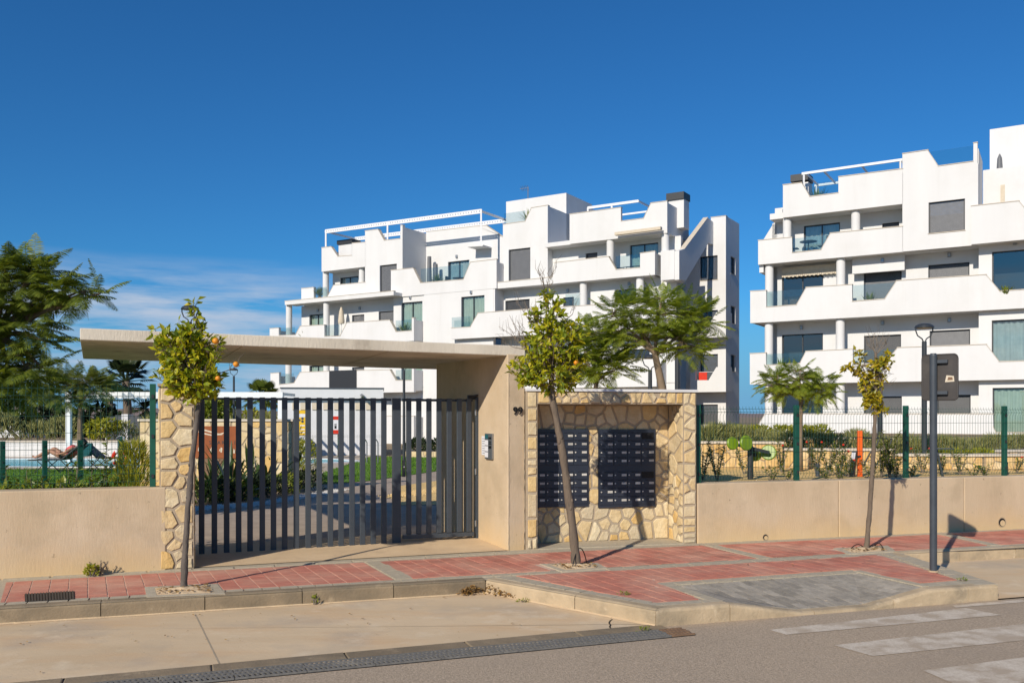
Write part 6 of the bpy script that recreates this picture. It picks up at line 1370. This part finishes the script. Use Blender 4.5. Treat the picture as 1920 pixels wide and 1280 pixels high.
sh = thing('pool_shower', 'white pool shower column near the life ring', 'shower', Vector(((231 - 960) / F_PX * 29, 29, 0))); b0 = WL[sh.name]; zz = AT(0, 818, 29).z; MB().tube([b0, b0 + UP * zz], .05, 10).build('column', m_whitem, sh); MB().tube([b0 + UP * (zz - .03), b0 + Vector((-.12, 0, zz + .02)), b0 + Vector((-.2, 0, zz - .04))], .02, 8).build('arm', m_alu, sh); MB().tube([b0 + Vector((-.2, 0, zz - .08)), b0 + Vector((-.2, 0, zz - .04))], [.07, .02], 10).build('head', m_alu, sh)
ld = thing('pool_ladder', 'curved steel pool handrail beyond the gate bars', 'ladder', G(688, 868)); c = G(688, 868)
for dx in (0, .4): MB().tube([c + Vector((dx, 0, 0)), c + Vector((dx, 0, .75)), c + Vector((dx - .05, -.05, .85)), c + Vector((dx - .18, -.2, .86)), c + Vector((dx - .22, -.25, .7))], .022, 8).build('rail', m_alu, ld)
# ------------------------------------------------ stone wall with steel sign
CF = Frame.through(AT(262, 780, 20.6), AT(548, 780, 20.0)); sw = thing('sign_wall', 'rubble stone wall carrying the rusty steel sign beyond the railing', 'wall', CF.P(1.7, 0)); kc = CF.k(548); zc_ = CF.kz(400, 789.5)[1]
MB().fbox(CF, 0, kc, -.05, zc_, -.35, 0).build('core', m_mortar, sw); MB().fbox(CF, -.03, kc + .03, zc_ + .001, zc_ + .05, -.4, .05).build('coping', m_cope, sw); fstones(sw, CF, 0, kc, 0, zc_, 0, 75, 501, rise=.02)
co_ = thing('steel_sign', 'rust red weathering steel sign with cut out waves and lettering', 'sign', CF.P(CF.k(405), .7, .05)); k0, z1 = CF.kz(364, 798.5, .06); k1, z0 = CF.kz(443.5, 859, .06)
MB().fbox(CF, k0, k1, z0, z1, .03, .06).build('plate', m_corten, co_); MB().fbox(CF, k0 + .1, k1 - .1, z0 - .5, z0, .02, .045).build('bracket', m_rust, co_)
def cut(px, mat=None):
    m = MB(); m.fpoly(CF, [CF.kz(x, y, .062) for x, y in px], .0632, .004); return m.build('cut_out', mat or m_cream, co_)
cut([(372, 802), (385, 805), (399, 809), (399, 812), (385, 808), (372, 805)]); cut([(372, 808), (385, 811.5), (399, 815), (399, 817), (384, 814), (372, 810.5)]); cut([(400, 811), (412, 812.5), (421, 810), (416, 815), (406, 815.5), (400, 814)])
for ch_, x_ in (('L', 366.5), ('S', 392), ('A', 407.5), ('R', 415.5), ('L', 432), ('I', 439)): text(ch_, .115, CF, CF.k(x_, .062), CF.kz(400, 832.5, .062)[1], .064, m_dkmetal, 'letter', co_, .001)
for i, x in enumerate((372, 394, 396, 412, 414, 438)): cut([(x, 838 + 3 * (i % 2)), (x + 3, 840 + 3 * (i % 2)), (x + 2, 846 + 2 * (i % 3)), (x - 1, 845 + 2 * (i % 3))])
# ------------------------------------------------ pool house
HF = Frame.through(AT(533, 780, 38), AT(719, 780, 38.6)); HL = HF.k(719); ph = thing('pool_house', 'low flat roofed white pool house seen through the gate bars', 'building', HF.P(HL / 2, 0, -1)); zr1 = HF.kz(620, 728.5)[1]; zr0 = HF.kz(620, 747)[1]
MB().fbox(HF, .1, HL - .05, 0, zr0 + .01, -3, -.25).build('wall', m_greyp, ph); MB().fbox(HF, -.15, HL, zr0, zr1, -3.6, 0).build('roof', m_greyp, ph); MB().fbox(HF, -.18, HL + .03, zr1 + .001, zr1 + .05, -3.65, .04).build('roof_edge', m_pole, ph)
for x0, x1 in ((548, 553), (563, 573), (585, 594), (606, 615), (626, 634), (666, 676), (686, 697)): 
    a, b = HF.k(x0, -.2), HF.k(x1, -.2); MB().fbox(HF, a, b, HF.kz(620, 768, -.2)[1], HF.kz(620, 755, -.2)[1], -.25, -.2).build('high_window', m_cream, ph)
c = HF.P(HF.k(678), zr0 + .15, .05); MB().tube([c, c + Vector((.1, -.25, -.1))], .07, 10).build('floodlight', m_alu, ph)
def board(lab, x0, y0, x1, y1, mat, nm='notice_board'):
    t = thing(nm, lab, 'sign', HF.P(HF.k(x0), HF.kz(x0, y1)[1], -.2)); a, b = HF.k(x0, -.2), HF.k(x1, -.2); z0, z1 = HF.kz(620, y1, -.2)[1], HF.kz(620, y0, -.2)[1]; MB().fbox(HF, a, b, z0, z1, -.249, -.21).build('panel', mat, t); return t, a, b, z0, z1
t, a, b, z0, z1 = board('yellow pool rules sign with round pictograms on the pool house', 560, 769, 574, 815, m_yellow); H = z1 - z0
MB().fbox(HF, a + .02, b - .02, z1 - .28 * H, z1 - .14 * H, -.212, -.206).build('header', m_paper, t)
for q in (.33, .45):
    c = HF.P((a + b) / 2, z1 - q * H, -.206); MB().tube([c, c + HF.n3 * .006], .055, 14).build('pictogram', m_pole, t)
for q in (.62, .78, .9): MB().fbox(HF, a + .06, b - .06, z1 - q * H - .02, z1 - q * H + .03, -.212, -.206).build('text_block', m_paper, t)
t, a, b, z0, z1 = board('white notice with red bands at top and bottom on the pool house', 623.5, 780, 635.5, 813, m_paper); H = z1 - z0
for q0, q1, m_ in ((.8, 1.0, m_redp), (.0, .22, m_redp), (.5, .56, m_black), (.3, .46, m_black)): MB().fbox(HF, a + (.0 if m_ is m_redp else .08), b - (.0 if m_ is m_redp else .1), z0 + q0 * H, z0 + q1 * H, -.212, -.205).build('band', m_, t)
nf = Frame.through(G(535, 858), G(725, 857)); pf2 = thing('pool_fence', 'thin grey wire fence in front of the pool house', 'fence', nf.P(2, 0)); mesh_fence(pf2, nf, 0, 0, nf.k(725), .02, .95, [nf.k(540), nf.k(635), nf.k(722)], .1, [.1, .5, .9], [.85], .08)
# planters and hedge beyond the lawn, right of the pool house
c = AT(795, 850, 36); hb = Frame(AT(760, 780, 37).xy, (1, -.1)); hw = thing('lawn_wall', 'low dark stone wall beyond the lawn behind the gate', 'wall', hb.P(1, 0)); MB().fbox(hb, 0, hb.k(1000), 0, hb.kz(780, 846)[1], -.4, 0).build('wall_body', m_mortar, hw); fstones(hw, hb, 0, 2.2, 0, hb.kz(780, 846)[1], 0, 18, 510)
for i in range(5): bush('clipped green hedge plant above the dark lawn wall', hb.P(.4 + i * .9, hb.kz(780, 847)[1], -.25), .55, .3, .5, 420, .16, 520 + i, m_darkleaf, 'hedge_plant', 'hedge on the lawn wall', .6, .4)
# ------------------------------------------------ far hills
def hill(name, x0, x1, D, ypeak, seed, mat):
    r = random.Random(seed); m = MB(); n = 40; top = []
    for i in range(n + 1):
        x = x0 + (x1 - x0) * i / n; h = (HOR - ypeak) * D / F_PX * (math.sin(math.pi * i / n) ** .6) * (.75 + .35 * noise.noise(Vector((i * .21, seed, 0)))); top.append((Vector(((x - 960) / F_PX * D, D, -2)), Vector(((x - 960) / F_PX * D, D * 1.12, EYE + max(h, 0) + .5)), Vector(((x - 960) / F_PX * D * 1.2, D * 1.5, -2))))
    for a, b in zip(top, top[1:]): m.face(a[0], b[0], b[1], a[1]); m.face(a[1], b[1], b[2], a[2])
    struct(name, m, mat, smooth=False)
hill('hills', -900, 620, 900, 755, 3, m_hill); hill('hills', 1200, 1600, 1500, 772, 8, m_hill)
